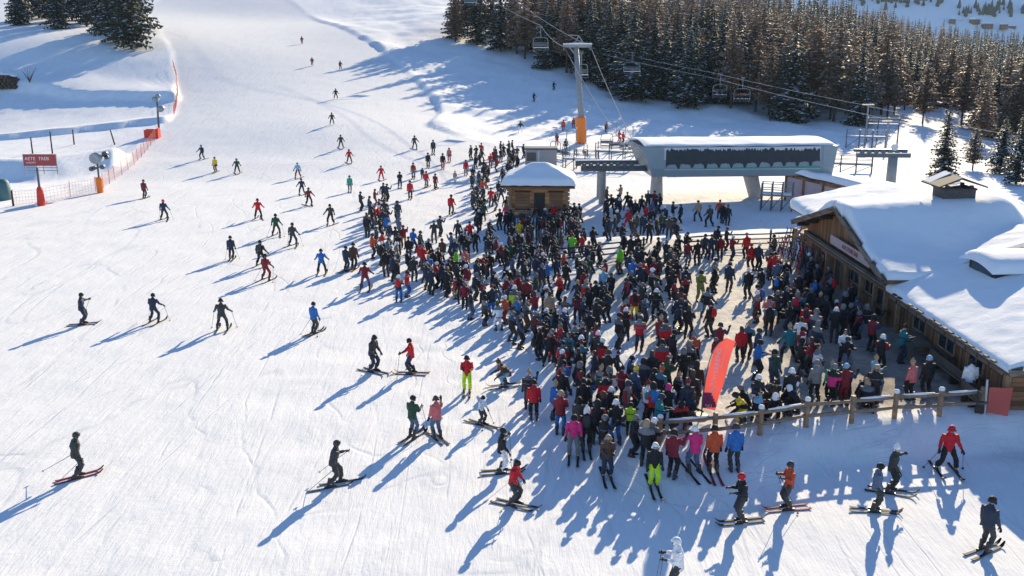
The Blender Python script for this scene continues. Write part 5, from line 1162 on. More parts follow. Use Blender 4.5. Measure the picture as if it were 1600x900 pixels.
def body_meshes(p, lo=False):
    J = joints(p); le = R(p['lean']); n = 8 if lo else 12
    b = MB(); b.loft([J['hip'] - (0, 0, .06), J['hip'], J['waist'], J['chest'], J['sho'], J['neck'] - (0, 0, .02)], [(.13, .09), (.15, .10), (.13, .095), (.16, .11), (.13, .075), (.06, .06)], n)
    hd = J['head']; fy = R(p['hy']); fwd = rotz(rotx(V3(0, 1, 0), -R(p['hp'])), -fy); upv = rotz(rotx(V3(0, 0, 1), -R(p['hp'])), -fy)
    def H(x, y, z): rt = np.cross(fwd, upv); return hd + rt * x + fwd * y + upv * z
    rt0 = np.cross(fwd, upv)
    b.loft([J['neck'] - (0, 0, .04), H(0, -.02, -.06)], [.056, .054], n)
    b.loft([H(0, .035, -.115), H(0, .03, -.085), H(0, .012, -.03), H(0, .0, .03), H(0, -.005, .075), H(0, -.008, .112)], [(.030, .034), (.052, .062), (.068, .085), (.076, .095), (.064, .082), (.02, .03)], n, tuple(rt0))
    b.loft([H(0, .085, .012), H(0, .108, -.022), H(0, .088, -.034)], [(.010, .010), (.017, .014), (.012, .008)], 7, tuple(rt0))
    for s in (-1, 1): b.loft([H(s * .072, -.008, -.03), H(s * .082, -.012, .0), H(s * .076, -.008, .026)], [(.012, .02), (.014, .026), (.010, .016)], 7, tuple(fwd))
    for k in 'LR':
        wr, fd = J['wr' + k], J['fd' + k]
        b.loft([J['sh' + k], J['el' + k], wr, wr + fd * .045, wr + fd * .10], [(.055, .06), (.043, .045), (.029, .031), (.038, .024), (.028, .018)], n)
        b.loft([J['thi' + k], J['kne' + k], J['ank' + k] + (0, 0, .05), J['ank' + k] - (0, 0, .05)], [(.085, .09), (.06, .065), (.042, .046), (.045, .05)], n)
        b.loft([J['ank' + k] + (0, -.05, -.07), J['ank' + k] + (0, .12, -.08)], [(.04, .03), (.035, .022)], n)
    j = MB(); sp = J['sho']; 
    j.loft([J['hip'] + (0, -.005, -.13), J['hip'] + (0, 0, -.02), J['waist'], J['chest'], sp - (0, 0, .02), sp + (0, 0, .055)], [(.205, .155), (.198, .152), (.185, .145), (.212, .16), (.165, .12), (.09, .085)], n)
    j.loft([sp + (0, 0, .03), J['neck'] + (0, .0, .045)], [(.085, .09), (.082, .088)], n)
    for k in 'LR':
        j.loft([J['sh' + k] + (0, 0, .01), (J['sh' + k] + J['el' + k]) / 2, J['el' + k], (J['el' + k] + J['wr' + k]) / 2, J['wr' + k] - J['fd' + k] * .01], [(.085, .09), (.078, .082), (.068, .072), (.06, .062), (.05, .05)], n)
    t = MB(); t.loft([J['waist'] - (0, 0, .06), J['hip'], J['hip'] - (0, 0, .10)], [(.165, .125), (.18, .138), (.165, .125)], n)
    for k in 'LR': t.loft([J['thi' + k] + (0, 0, .04), (J['thi' + k] + J['kne' + k]) / 2, J['kne' + k], (J['kne' + k] + J['ank' + k]) / 2, J['ank' + k] + (0, -.01, .10)], [(.105, .12), (.098, .105), (.085, .09), (.08, .085), (.088, .10)], n)
    fr = {}
    Xr = np.cross(fwd, upv); fr['head'] = Matrix(((*map(float, (Xr[0], fwd[0], upv[0])), hd[0]), (Xr[1], fwd[1], upv[1], hd[1]), (Xr[2], fwd[2], upv[2], hd[2]), (0, 0, 0, 1)))
    for k, s in (('L', -1), ('R', 1)):
        y = J['fd' + k] / np.linalg.norm(J['fd' + k]); x0 = V3(1, 0, 0) if abs(y[0]) < .8 else V3(0, 0, 1); zq = np.cross(x0, y); zq /= np.linalg.norm(zq); x = np.cross(y, zq); w0 = J['wr' + k] + y * .055
        fr['hand' + k] = Matrix(((x[0], y[0], zq[0], w0[0]), (x[1], y[1], zq[1], w0[1]), (x[2], y[2], zq[2], w0[2]), (0, 0, 0, 1)))
        fr['boot' + k] = Matrix.Translation(Vector(J['ank' + k] - (0, 0, .11))) @ Matrix.Rotation(-s * R(4), 4, 'Z')
    c = J['chest']; fr['pack'] = Matrix.Translation(Vector(c)) @ Matrix.Rotation(-le, 4, 'X')
    return b, j, t, fr, J
HANDM = {'L': hand_mesh(1), 'R': hand_mesh(-1)}; BOOT = boot_mesh(); HELM = helmet_mesh(); BEAN = beanie_mesh(); HOOD = hood_mesh(); HAIR = hair_mesh(); GOGG = goggles_mesh(); FACE = face_mesh(); PACK = backpack_mesh()
PM = {}
for nm, p in POSES.items():
    b, j, t, fr, J = body_meshes(p)
    PM[nm] = (remeshed(b, 'body', .017, M['skin'], 1), remeshed(j, 'jacket', .026, CM['k'], 2, .012), remeshed(t, 'trousers', .026, CM['k'], 2, .011), fr, J)
def omat(o, m): o.material_slots[0].link = 'OBJECT'; o.material_slots[0].material = m
HC = dict(k='black', g='dark grey', w='white', r='red', G='grey', T='tan', c='light blue', y='yellow', b='blue', p='magenta', B='brown', o='rust orange', R='maroon', e='emerald green')
def make_person(loc, rz, pose, jk, tr, head='hk', scale=1.0, label='', group=None, pack=None, detail=2, glove='k', tilt=0, plain=False):
    """head: h helmet, b beanie, f fur hood, n hair  +  colour"""
    body, jm, tm, fr, J = PM[pose]
    root = link('person', body, None, loc); root.rotation_euler = (0, R(tilt), rz); root.scale = (scale,) * 3
    tag(root, label, 'person', group)
    def sub(nm, me, mtl=None, mx=None, par=root):
        o = link(nm, me, par)
        if mtl: omat(o, mtl)
        if mx is not None: o.matrix_local = mx
        return o
    sub('jacket', jm, (CM if plain else JM)[jk]); sub('trousers', tm, CM[tr])
    hk, hc = head[0], head[1] if len(head) > 1 else 'k'
    hm = fr['head']
    if hk == 'h':
        h = sub('helmet', HELM, CM[hc], hm)
        if detail > 0: sub('goggles', GOGG, M['lens'], Matrix.Identity(4), h)
    elif hk == 'b': sub('beanie', BEAN, CM[hc], hm)
    elif hk == 'f': sub('hood', HOOD, CM[hc], hm)
    else: sub('hair', HAIR, None, hm)
    if detail > 0:
        for k in 'LR': sub('boot', BOOT, None, fr['boot' + k])
        for k in 'LR': sub('glove', HANDM[k], CM[glove] if glove != 'k' else None, fr['hand' + k])
    if hk != 'h' and detail > 1: sub('face_features', FACE, None, hm)
    if pack: sub('backpack', PACK, CM[pack], fr['pack'])
    return root, fr
def ski_mesh():
    m = MB(); n = 16; vs = []; fs = []
    for i in range(n + 1):
        u = i / n; y = -.78 + 1.66 * u; w_ = .036 + .017 * abs(2 * u - 1) ** 1.6; 
        if u > .95: w_ *= .45
        z = .0 + max(0, u - .86) ** 2 * 6.5 + max(0, .06 - u) ** 2 * 5
        vs += [(-w_, y, z), (w_, y, z), (w_, y, z + .022), (-w_, y, z + .022)]
    for i in range(n):
        for k in range(4): a = i * 4 + k; b2 = i * 4 + (k + 1) % 4; fs.append((a, b2, b2 + 4, a + 4))
    fs += [(3, 2, 1, 0), tuple(n * 4 + k for k in range(4))]; m.add(vs, fs); me = m.mesh('ski'); me.materials.append(CM['k']); return me
def binding_mesh():
    m = MB(); m.box((-.035, .13, .022), (.035, .21, .062)); m.box((-.035, -.2, .022), (.035, -.10, .07)); me = m.mesh('binding'); me.materials.append(M['black']); return me
SKI, BIND = ski_mesh(), binding_mesh()
def pole_mesh():
    m = MB(); m.loft([(0, 0, 0), (0, 0, 1.12)], [.007, .011], 6); me1 = m.mesh('ski_pole'); me1.materials.append(M['dsteel'])
    g = MB(); g.loft([(0, 0, 1.06), (0, 0, 1.2)], [.017, .02], 7); me2 = g.mesh('grip'); me2.materials.append(M['black'])
    k = MB(); k.loft([(0, 0, .055), (0, 0, .065)], [.045, .045], 9); me3 = k.mesh('basket'); me3.materials.append(M['black']); return me1, me2, me3
POLE = pole_mesh()
SKICOL = ['k', 'k', 'k', 'n', 'g', 'B', 'g', 'R', 'k']
def add_skis(loc, rz, fr, who, wedge=0, sc_=1.0, splay=None):
    c, s = math.cos(rz), math.sin(rz); col = random.choice(SKICOL)
    for k, sd_ in (('L', -1), ('R', 1)):
        t = fr['boot' + k].translation * sc_; x, y = loc[0] + t.x * c - t.y * s, loc[1] + t.x * s + t.y * c; a = rz + (splay or 0) + sd_ * R(wedge)
        fx, fy = -math.sin(a), math.cos(a); zt, zb = zz(x + fx * .75, y + fy * .75), zz(x - fx * .65, y - fy * .65); pit = math.atan2(zt - zb, 1.4)
        o = link('ski', SKI, None, (x, y, max((zt + zb) / 2, zz(x, y)) + .014)); o.rotation_euler = (pit, 0, a); omat(o, CM[col])
        tag(o, f"{'left' if sd_ < 0 else 'right'} ski of the {who}", 'ski', 'skis worn by people on the snow'); b = link('binding', BIND, o)
def add_poles(loc, rz, fr, who, mode='plant', sc_=1.0):
    c, s = math.cos(rz), math.sin(rz)
    for k, sd_ in (('L', -1), ('R', 1)):
        h = fr['hand' + k] @ Vector((0, .06, -.035)) * sc_; H = Vector((loc[0] + h.x * c - h.y * s, loc[1] + h.x * s + h.y * c, loc[2] + h.z))
        out = {'plant': (.22 * sd_, .12), 'back': (.35 * sd_, -1.0), 'drag': (.28 * sd_, -.55), 'side': (.55 * sd_, -.15)}[mode]
        tx, ty = h.x + out[0], h.y + out[1]; T = Vector((loc[0] + tx * c - ty * s, loc[1] + tx * s + ty * c, 0)); T.z = zz(T.x, T.y) + (.25 if mode == 'back' else -.02)
        d = H - T; L = max(.5, d.length); o = link('ski_pole', POLE[0], None, T); o.rotation_euler = d.to_track_quat('Z', 'Y').to_euler(); f = (L + .03) / 1.13; o.scale = (1, 1, max(.6, min(1.25, f)))
        if not .6 <= f <= 1.25: o.location = H - d.normalized() * 1.13 * max(.6, min(1.25, f))
        tag(o, f"{'left' if sd_ < 0 else 'right'} ski pole of the {who}", 'ski pole', 'ski poles held by people on the snow'); link('grip', POLE[1], o); link('basket', POLE[2], o)
def heading(deg): return R(deg - 90)      # 0 = towards the right of the photo, 90 = away from the camera
# isolated people: foot pixel, jacket, trousers, headgear, pose, heading, equipment (s skis, p poles planted, d dragged, b back, w wedge), words that single them out
ISO = [l.split('|') for l in '''122 746 g g hg back 40 sb|skier in grey jacket with orange collar at the lower left, alone
525 758 g g hg stride 22 sb|skier in dark grey striding uphill alone, poles behind, lower left middle
130 507 n n hk point 20 sd|skier in navy and green reaching forward, leftmost of three in a row
242 504 n n hk wedge 80 sp|skier in navy seen from behind, middle of three in a row
348 516 g g hk wedge 95 sp|skier in charcoal seen from behind, rightmost of three in a row
491 521 b g hk stand 60 sd|skier in bright blue jacket and grey trousers alone left of the crowd
584 581 g n hk look -30 sd|skier in charcoal jacket bending, left of the one in red
643 584 r n hk point 175 sp|skier in red jacket with arm stretched left beside the bending one
645 684 d j hk front 60 sp|skier in olive black jacket and jeans blue trousers, left of a pair
683 685 m j hg phone 120 s|skier in patterned coral jacket standing right of the olive black one
730 613 r Y hk front -90 s|person in red jacket and neon yellow trousers facing the camera
788 604 B c bB squat 200 s|snowboarder in brown jacket and light blue trousers crouching
753 664 w g hk look -35 sp|child in white blue patterned jacket right of the coral jacket
784 738 k w hk point 10 sp|skier in black jacket and white trousers at the crowd edge
804 790 r g hk look -25 sd|skier in red jacket and grey trousers lowest below the crowd edge
834 656 r k hk stand 95 -|person in long red jacket seen from behind at the crowd edge
1058 928 w g hw front 175 p|person in white patterned jacket cut by the bottom edge
1158 816 k g hr front 190 s|skier in black jacket with red helmet below the fence
1230 795 o g hg arms 190 sd|skier in long bright orange jacket below the fence
1366 799 j g hk stand -10 s|skier in dark blue jacket standing left of a white beanie
1391 769 g k bw point -20 s|skier in black white patterned jacket with white beanie
1478 737 r k hr wide -95 sd|skier in red jacket standing alone in the shade below the fence end
1538 862 n g hk stand 30 s|skier in dark navy jacket nearest the lower right corner
1021 763 k Y hw stand -85 s|person in black jacket and neon yellow trousers facing the camera
948 748 B n hT front -85 s|person with orange brown chest pack left of the neon trousers
896 716 p G hk look -95 s|person in bright crimson jacket crouching at the crowd front
1084 740 p j hw point 110 s|person in magenta jacket and jeans below the fence
1114 739 o k hk stand 95 s|person in rust orange jacket seen from behind below the fence
1147 736 b g hg stand 95 -|person in blue jacket and grey trousers at the fence corner
1050 746 R k hk phone 60 -|person in maroon and black jacket between the neon trousers and magenta jacket
916 706 k k bw stand 90 s|person all in black with white fur hat at the crowd front
472 69 R k hk glide -80 s|topmost skier on the run, dark red jacket
488 103 R k hk glide -80 s|second skier from the top of the run, dark red jacket
532 109 R k hk glide -70 s|third skier from the top of the run, maroon jacket right of another
525 155 k k hk wedge -85 s|skier in black high on the run, fourth from the top
519 195 g g hk wedge -85 s|skier in grey high on the run, fifth from the top
533 232 g g hk wedge -80 s|skier in grey above the one in red trousers and jacket
546 255 r k hk wedge -75 s|skier in red jacket and black trousers high in the middle of the run
648 233 g g hk wedge -70 sp|skier in grey leaning, highest right of the middle run
677 241 g k hk stand -80 s|skier in grey standing right of the leaning one
316 249 n n hk wedge -100 s|skier in navy highest of the left group of three
337 269 y n hk stand -95 s|skier in yellow jacket in the left group of three
371 271 d k hk wedge -80 s|skier in dark green jacket in the left group of three
226 310 R n hk stand 80 s|skier in red and black jacket with yellow boots at far left
257 344 n k hr wide 90 sp|skier in dark jacket in a wide stance at far left
466 278 c R hc wide -90 s|skier in light blue jacket and maroon trousers on the run
472 304 n n hk wedge -90 s|skier in navy just below the light blue jacket
483 321 R k hk wedge -60 s|skier in maroon jacket just below the navy one
547 300 e G hk stand -80 s|skier in green jacket and pale trousers on the run
517 351 g k hk wedge -95 s|skier in grey jacket alone left of the crowd tip
404 342 r k hk wedge 100 s|skier in bright red jacket alone in the left middle of the run
432 369 d g hk wide 90 sd|skier in grey green jacket in a wide stance below the bright red one
458 385 g n hk wide 80 sp|skier in grey blue jacket right of the grey green one
362 406 n k hk stand 95 sp|skier in navy jacket alone, leftmost in the middle of the run
408 416 k k hk wide 80 s|skier in black directly above a maroon jacket
416 438 R R hk wide 70 sd|skier in maroon suit directly below a skier in black
503 428 b k hk wedge 95 s|skier in blue jacket and black trousers left of two dark skiers
541 424 n n hk stand 60 s|left of two dark skiers standing together below the crowd tip
553 421 B k hk stand 80 s|right of two dark skiers standing together, brown jacket
571 453 R P hk wedge 90 s|skier in maroon patterned jacket and plum trousers nearest the crowd tip
596 282 r r hk wedge -90 s|skier all in red above the crowd tip
625 294 n g hk front -80 s|skier in navy right of the one all in red
641 311 r k hk stand 90 s|skier in red jacket and black trousers right of the crowd tip
666 293 r j hk stand 70 s|skier in red jacket and blue trousers above the others in red
680 296 R k hk stride 75 s|skier in maroon jacket striding towards the queue
692 264 k r hk stand 90 s|skier in black jacket and bright red trousers
702 253 m R hk stand -90 s|skier in coral suit right of the bright red trousers
669 262 k k hk stand 90 s|skier in black right above the red jackets
646 279 o j hk stand 90 s|skier holding red skis upright, orange jacket
660 280 n n hk stand 90 -|small child in navy beside the upright red skis
728 274 r R hk stand 90 s|person all in red standing left of the queue top
711 285 T w hT stand 80 -|small child in tan jacket near the queue top
622 346 g j hk stand 90 s|skier in blue grey jacket right of the crowd tip
705 336 r g hk look 80 s|skier in red jacket alone in the gap of the queue
813 207 k w hk wedge -85 s|skier in black jacket and white trousers high above the hut
834 159 k k hk glide -60 s|tiny dark skier coming along the track left of the tower
865 141 k k hk glide -60 -|tiny dark skier at the forest edge left of the tower
947 208 B k hk stand -80 -|person in brown right of the tower foot
880 205 o R hk stand 90 -|person in orange left of the tower foot
896 200 o R hk stand 90 -|person in orange close to the tower foot
870 228 R r hk front 90 -|person in maroon and red left behind the rail beams
884 236 k k hk stand 90 -|person in black left below the tower foot
967 222 r r hk front -60 -|larger person all in red by the parked chairs
973 224 r k hk stand 40 -|person in red jacket behind the larger one by the parked chairs
1056 448 k R hk wide 90 -|person in black jacket and maroon trousers striding on the sunny terrace
1138 456 n g hk stand 60 -|person in navy standing alone on the sunny terrace
1168 466 k k bw stand 100 -|person in black with white hat on the sunny terrace
1093 471 O O hk front -80 -|person in olive suit on the sunny terrace
991 500 R y hk stand 90 -|person in long crimson coat and yellow trousers on the terrace
1200 512 m R hk arms 95 -|person in coral jacket and trousers in the last patch of sun
1228 497 k k bT wide 100 -|person in black with cream hat at the shade edge
1316 571 w k nB front -100 -|person in white jacket and black trousers in the chalet shade
1297 628 e k bT stand 95 -|person in emerald green jacket beside the long red coat
1318 632 R R hc stand 95 -|person in long crimson coat with light blue helmet in the shade
1512 625 w G hk stand 80 -|person in white jacket by the fence end near the red banner
1231 565 t k bT wide 95 -|broad person in dark teal jacket in the chalet shade
1422 625 m k bT stand 120 -|person in coral sleeve with beige hat near the front fence
1447 618 k k hc stand 95 -|person in black with light blue hood near the front fence
1079 590 k k nB wide 95 -|person in black with hair seen from behind left of the feather flag top
1156 565 r k nB stand 95 -|person in red jacket seen from behind right of the feather flag top'''.splitlines()]
SIT = {}
PEOPLE = []          # (px, py, jacket) for the relations between neighbours
for a, who in ISO:
    px, py, jk, tr, hd, pose, hdg, eq = a.split(); px, py, hdg = float(px), float(py), float(hdg); rz = heading(hdg)
    loc = ground(px, py); sk = 's' in eq; sz = random.uniform(.95, 1.04)
    if 'child' in who: sz = .72
    loc2 = (loc[0], loc[1], loc[2] + (.035 if sk else .0)); h_ = F * 1.8 / loc[1]
    root, fr = make_person(loc2, rz, pose, jk, tr, hd, sz, who if who.startswith(('person', 'child')) else who, 'people spread out on the snow and terrace', detail=2 if h_ > 34 else 1, plain=True, pack=None if random.random() < .9 or h_ > 60 else random.choice('kng'))
    short = ' '.join(who.replace(',', '').split()[:9])
    if sk and h_ > 20: add_skis(loc, rz, fr, short, 14 if pose in ('wedge', 'wide') and h_ < 40 else random.uniform(-2, 3), sz)
    m_ = {'p': 'plant', 'd': 'drag', 'b': 'back'}
    for c_ in eq:
        if c_ in m_ and h_ > 24: add_poles(loc2, rz, fr, short, m_[c_], sz)
    PEOPLE.append((px, py, jk, loc))
# the crowd: head pixel, jacket [trousers [headgear [pose]]]
CROWD = '''563 298 n,576 303 n,592 307 R,600 307 w R,590 317 r k,584 318 r k,604 285 n,598 284 n,585 292 R,621 312 g,598 326 n,604 333 b n,610 345 n,618 352 P w,630 350 R T,596 358 r,581 365 o k,594 375 k g hw,619 378 w g hw,645 356 b n,656 361 g,655 376 r j,660 381 r,669 369 k,678 343 g,687 334 g,715 340 g,734 343 r,745 332 k,748 304 k,756 303 k,
691 370 B k,722 360 k,711 370 n,730 369 k,713 386 E,726 388 m,745 402 k,755 403 k,669 395 b j,681 407 r,691 409 n,700 413 k,712 422 r T,730 413 R w,742 423 n,752 427 p,635 419 r b,622 426 n b,757 446 k b,769 446 n b,779 466 w w nB look,793 432 R,790 457 o R,804 447 Y k hw,811 428 B,836 454 p b,823 435 R,852 446 k k hw,859 457 T n,837 425 d,834 487 B k hG,855 405 b,837 399 n,
767 292 r k,754 278 o,791 315 p k,791 304 k,781 325 k n,765 342 k n,744 225 g,752 222 o n,755 254 k,736 226 g,772 232 R,776 244 r,782 220 g,787 222 k,794 226 k,800 216 k,808 226 B,818 224 k,766 238 r,
808 313 t,818 307 c,815 328 g,826 324 j b,811 342 y k,844 313 w r,858 313 r c,865 317 r,870 315 R,883 317 k,888 315 k,898 317 k,906 315 k,910 361 r n,927 354 k,784 375 p,775 368 R,763 366 n,826 356 k,808 358 k,797 362 n,844 380 R,869 364 k,881 391 o B,894 365 E,800 300 k,792 330 k,838 318 k,850 322 n,876 322 G,
948 290 B,970 285 T,985 305 k,993 308 k,1003 303 k,1013 297 g,1023 297 R,1010 318 r k,982 324 r r bp,1052 313 k,1065 315 k,1092 312 T,1110 320 g,1130 315 k,1138 318 k,1125 309 o,1121 351 k,1136 351 n,956 300 k,965 302 d,
970 385 E,989 403 b,946 404 p c,943 416 c n,1005 403 r,1016 394 k,1023 401 R,1031 400 g,876 429 r k,862 434 g,914 437 r,923 430 k,913 419 R,903 454 p,942 443 k,950 454 k,986 422 k b,1026 429 k k hk wide,1035 474 k,1047 388 g,1053 395 B,854 448 w,867 374 k,848 395 P,936 374 k,976 364 k,998 365 k,986 367 k,
1050 387 B,1061 364 k,1074 361 k,1076 372 R,1091 372 k k hk wide,1101 362 g,1112 365 n,1127 364 R,1145 365 R,1168 362 r k,1176 379 r k,1186 380 n,1203 382 w,1205 391 R,1212 394 r,1212 364 B k,1117 401 G,1118 411 k,1187 441 R,1192 416 k,1106 446 k,1065 460 n,1242 438 R,1247 455 n,
862 510 r r,877 505 r b,867 477 k,880 530 r k hk stand,932 505 r,940 526 r,907 522 k,1000 492 r n,1032 492 R,1040 500 r,1035 532 r,1037 475 k,1062 467 n,1077 475 k,1112 472 k,1051 517 k,1077 535 k,1085 520 o,1117 512 R,1126 502 R,1170 502 k,1185 511 n,1185 532 b k,1185 452 R,
930 547 P G,951 547 k,965 532 n,972 567 R,952 572 w R,947 585 r,992 575 n n by,1005 557 n,1020 572 k,1032 572 k k bo,985 550 k,1045 595 k k fp,1022 600 r,1012 590 w R,980 595 w P,955 600 k k hw,945 610 n k fB,964 625 k b hw,986 612 Y k hk front,1030 617 t k,1062 626 r,1075 612 n,1075 590 n,826 577 k,865 591 b k bT,879 573 k,876 613 p b hT,912 592 k,920 580 b,917 637 k k fw,1020 650 k k hw,1010 657 k k fT,1160 624 y y hk front,1185 612 c k bT,
1253 491 w g,1254 507 w k,1261 471 r k,1276 484 n b,1278 500 n,1253 524 k,1271 528 p,1278 531 w c,1326 521 k,1210 547 d,1215 576 d,1238 576 k k hw,1234 594 p j,1243 600 k k fw,1278 564 w k,1303 567 p,1326 566 k,1184 584 n w hw,1204 596 B k,1208 618 k k fw,1165 601 k,1307 480 k,1318 475 k k fG,1293 460 k,
1365 492 p,1379 522 k k hw,1370 551 c k,1369 571 k k hT,1350 586 k b,1357 602 w k fT,1412 508 t n,1345 475 R,1332 470 k,1282 455 k,1268 448 n,1292 440 k,1310 455 g,1322 448 k,1340 460 k,1355 474 k,1236 470 k,1258 450 k,1275 432 g,1300 430 k,1228 445 n,1216 425 k,1230 415 g,1250 425 k,1264 415 k,1280 410 g,1296 415 k,1215 452 g,1204 470 k'''.replace('\n', '').split(',')
rp = random.Random(21); POSE_C = ['stand'] * 5 + ['front'] * 5 + ['phone'] * 2 + ['arms', 'look', 'wide', 'back']
HEADS = ['hk', 'hk', 'hk', 'hg', 'hw', 'hG', 'bk', 'bR', 'bG', 'nB', 'fk', 'hn', 'bT', 'bk', 'nB', 'fG']
people = []
for e in CROWD:
    q = e.split(); hx, hy = float(q[0]), float(q[1]); jk = q[2]; tr = q[3] if len(q) > 3 else rp.choice('kkkkngjB')
    po_ = q[5] if len(q) > 5 else rp.choice(POSE_C); lo_ = ground(hx, hy + 2, 1.70)
    fy = np.interp(lo_[0], [5.0, 9.0, 18], [32.6, 33.4, 35.6])
    if hx > 1035 and lo_[1] < fy + .5:          # low heads behind the fence: people sitting or bending there
        lo_ = ground(hx, hy + 2, 1.2); po_ = 'squat'; yy_ = max(lo_[1], fy + .6); xx_ = lo_[0] * yy_ / lo_[1]; lo_ = (xx_, yy_, zz(xx_, yy_))
    if jk == 'p' and rp.random() < .75: jk = 'R'
    if jk == 'P': jk = 'n'
    if jk == 'w' and rp.random() < .5: jk = 'G'
    people.append([hx, hy, jk, tr, q[4] if len(q) > 4 else rp.choice(HEADS), po_, lo_])
# further people between them: dark clothes mostly, denser where the queue packs
QUEUE = [[(640, 372), (700, 345), (760, 335), (830, 330), (905, 320), (935, 380), (945, 450), (940, 500), (985, 545), (1075, 545), (1105, 590), (1100, 640), (1010, 655), (905, 620), (890, 555), (850, 500), (790, 462), (690, 408), (640, 395)],
         [(740, 225), (800, 215), (812, 235), (790, 260), (785, 300), (745, 320), (735, 270)], [(940, 395), (1065, 362), (1080, 430), (1060, 480), (960, 500)], [(560, 300), (600, 290), (640, 350), (650, 395), (610, 390)],
         [(1195, 392), (1260, 395), (1330, 440), (1345, 480), (1280, 490), (1225, 470)], [(1100, 560), (1200, 570), (1215, 640), (1110, 660)], [(940, 290), (1030, 288), (1050, 320), (960, 318)], [(905, 318), (1060, 320), (1062, 352), (920, 352)], [(795, 310), (905, 310), (905, 326), (800, 328)]]
RADII = [.68, 1.55, 1.15, 1.2, 1.15, 1.9, 1.3, 1.9, .9]
pts = [(p[6][0], p[6][1]) for p in people] + [(p[3][0], p[3][1]) for p in PEOPLE]
fill = []
for poly, rad in zip(QUEUE, RADII):
    x0, x1 = min(p[0] for p in poly), max(p[0] for p in poly); y0, y1 = min(p[1] for p in poly), max(p[1] for p in poly)
    for _ in range(900):
        hx, hy = rp.uniform(x0, x1), rp.uniform(y0, y1)
        if float(polysd(np.array([hx]), np.array([hy]), poly)[0]) > 0: continue
        r_ = ray(hx, hy); t_ = (.75 + 1.7 - CAMH) / r_[2]; gx, gy = r_[0] * t_, r_[1] * t_
        if any((gx - a) ** 2 + (gy - b) ** 2 < rad * rad for a, b in pts): continue
        if -1.3 < gx - 2.3 < 3.2 and 78 < gy < 83: continue
        if gx > 4.6 and gy < np.interp(gx, [5.0, 9.0, 18], [32.6, 33.4, 35.6]) + .6: continue
        pts.append((gx, gy)); fill.append([hx, hy, rp.choice('kkkkkkkkkknnnngggkkBkdjRknkg'), rp.choice('kkkkkngggjB'), rp.choice(HEADS), rp.choice(POSE_C), (gx, gy, zz(gx, gy))])
allp = people + fill
allp.sort(key=lambda p: -p[1])
n_ind = 300 - len(ISO)
def zone(hx, hy):
    if hy < 265: return 'behind the log cabin'
    if hx < 660: return "at the queue's left tip"
    if hy < 335 and hx < 930: return 'beside the log cabin'
    if hx > 925 and hy < 358: return 'under the lift terminal'
    if hx > 1198: return 'in the chalet shade'
    if abs(hx - 1125) < 95 and hy > 495: return 'by the feather flag'
    if hx > 950 and hy < 515: return 'on the sunny terrace'
    if hy > 560: return 'in the front crowd'
    if hx < 800: return "along the queue's left edge"
    if hy < 420: return 'near the dark railing'
    return 'in the dense crowd'
def hword(h):
    k = {'h': 'helmet', 'b': 'beanie', 'f': 'hood', 'n': 'hair'}[h[0]]; return ('brown' if h[0] == 'n' else HC.get(h[1], 'dark')) + ' ' + k
LAB = set(o.get('label') for o in bpy.data.objects if o.get('label'))
indiv = allp[:n_ind]; rest = allp[n_ind:]
bright = [(p[0], p[1], CNAME[p[2]]) for p in indiv if p[2] not in 'kng'] + [(p[0], p[1] - 40, CNAME[p[2]]) for p in PEOPLE if p[2] not in 'kng']
dupg = {}
for p in indiv:
    hx, hy, jk, tr, hd, pose, loc = p; zn = zone(hx, hy); cands = [f'person in {CNAME[jk]} jacket with {hword(hd)} {zn}', f'person in {CNAME[jk]} jacket, {CNAME[tr]} trousers, {hword(hd)}, {zn}']
    near = sorted(bright, key=lambda b: (b[0] - hx) ** 2 + (b[1] - hy) ** 2)[1:9]
    for b in near:
        dx, dy = b[0] - hx, b[1] - hy; rel = ('left of' if dx > 0 else 'right of') if abs(dx) > abs(dy) else ('behind' if dy > 0 else 'in front of')
        cands.append(f'person in {CNAME[jk]}, {hword(hd)}, {zn}, {rel} {b[2]} jacket')
    lab = next((c for c in cands if c not in LAB and len(c.split()) <= 16), cands[1]); LAB.add(lab)
    dz = rp.uniform(0, 6.28) if rp.random() < .35 else heading(rp.gauss(60, 50)); h_ = F * 1.8 / loc[1]
    sc_ = rp.uniform(.92, 1.05) if rp.random() > .06 else .75
    root, fr = make_person(loc, dz, pose, jk, tr, hd, sc_, lab, 'people standing in the crowd', detail=2 if h_ > 40 else 1, pack=rp.choice('kngrb') if rp.random() < .12 else None)
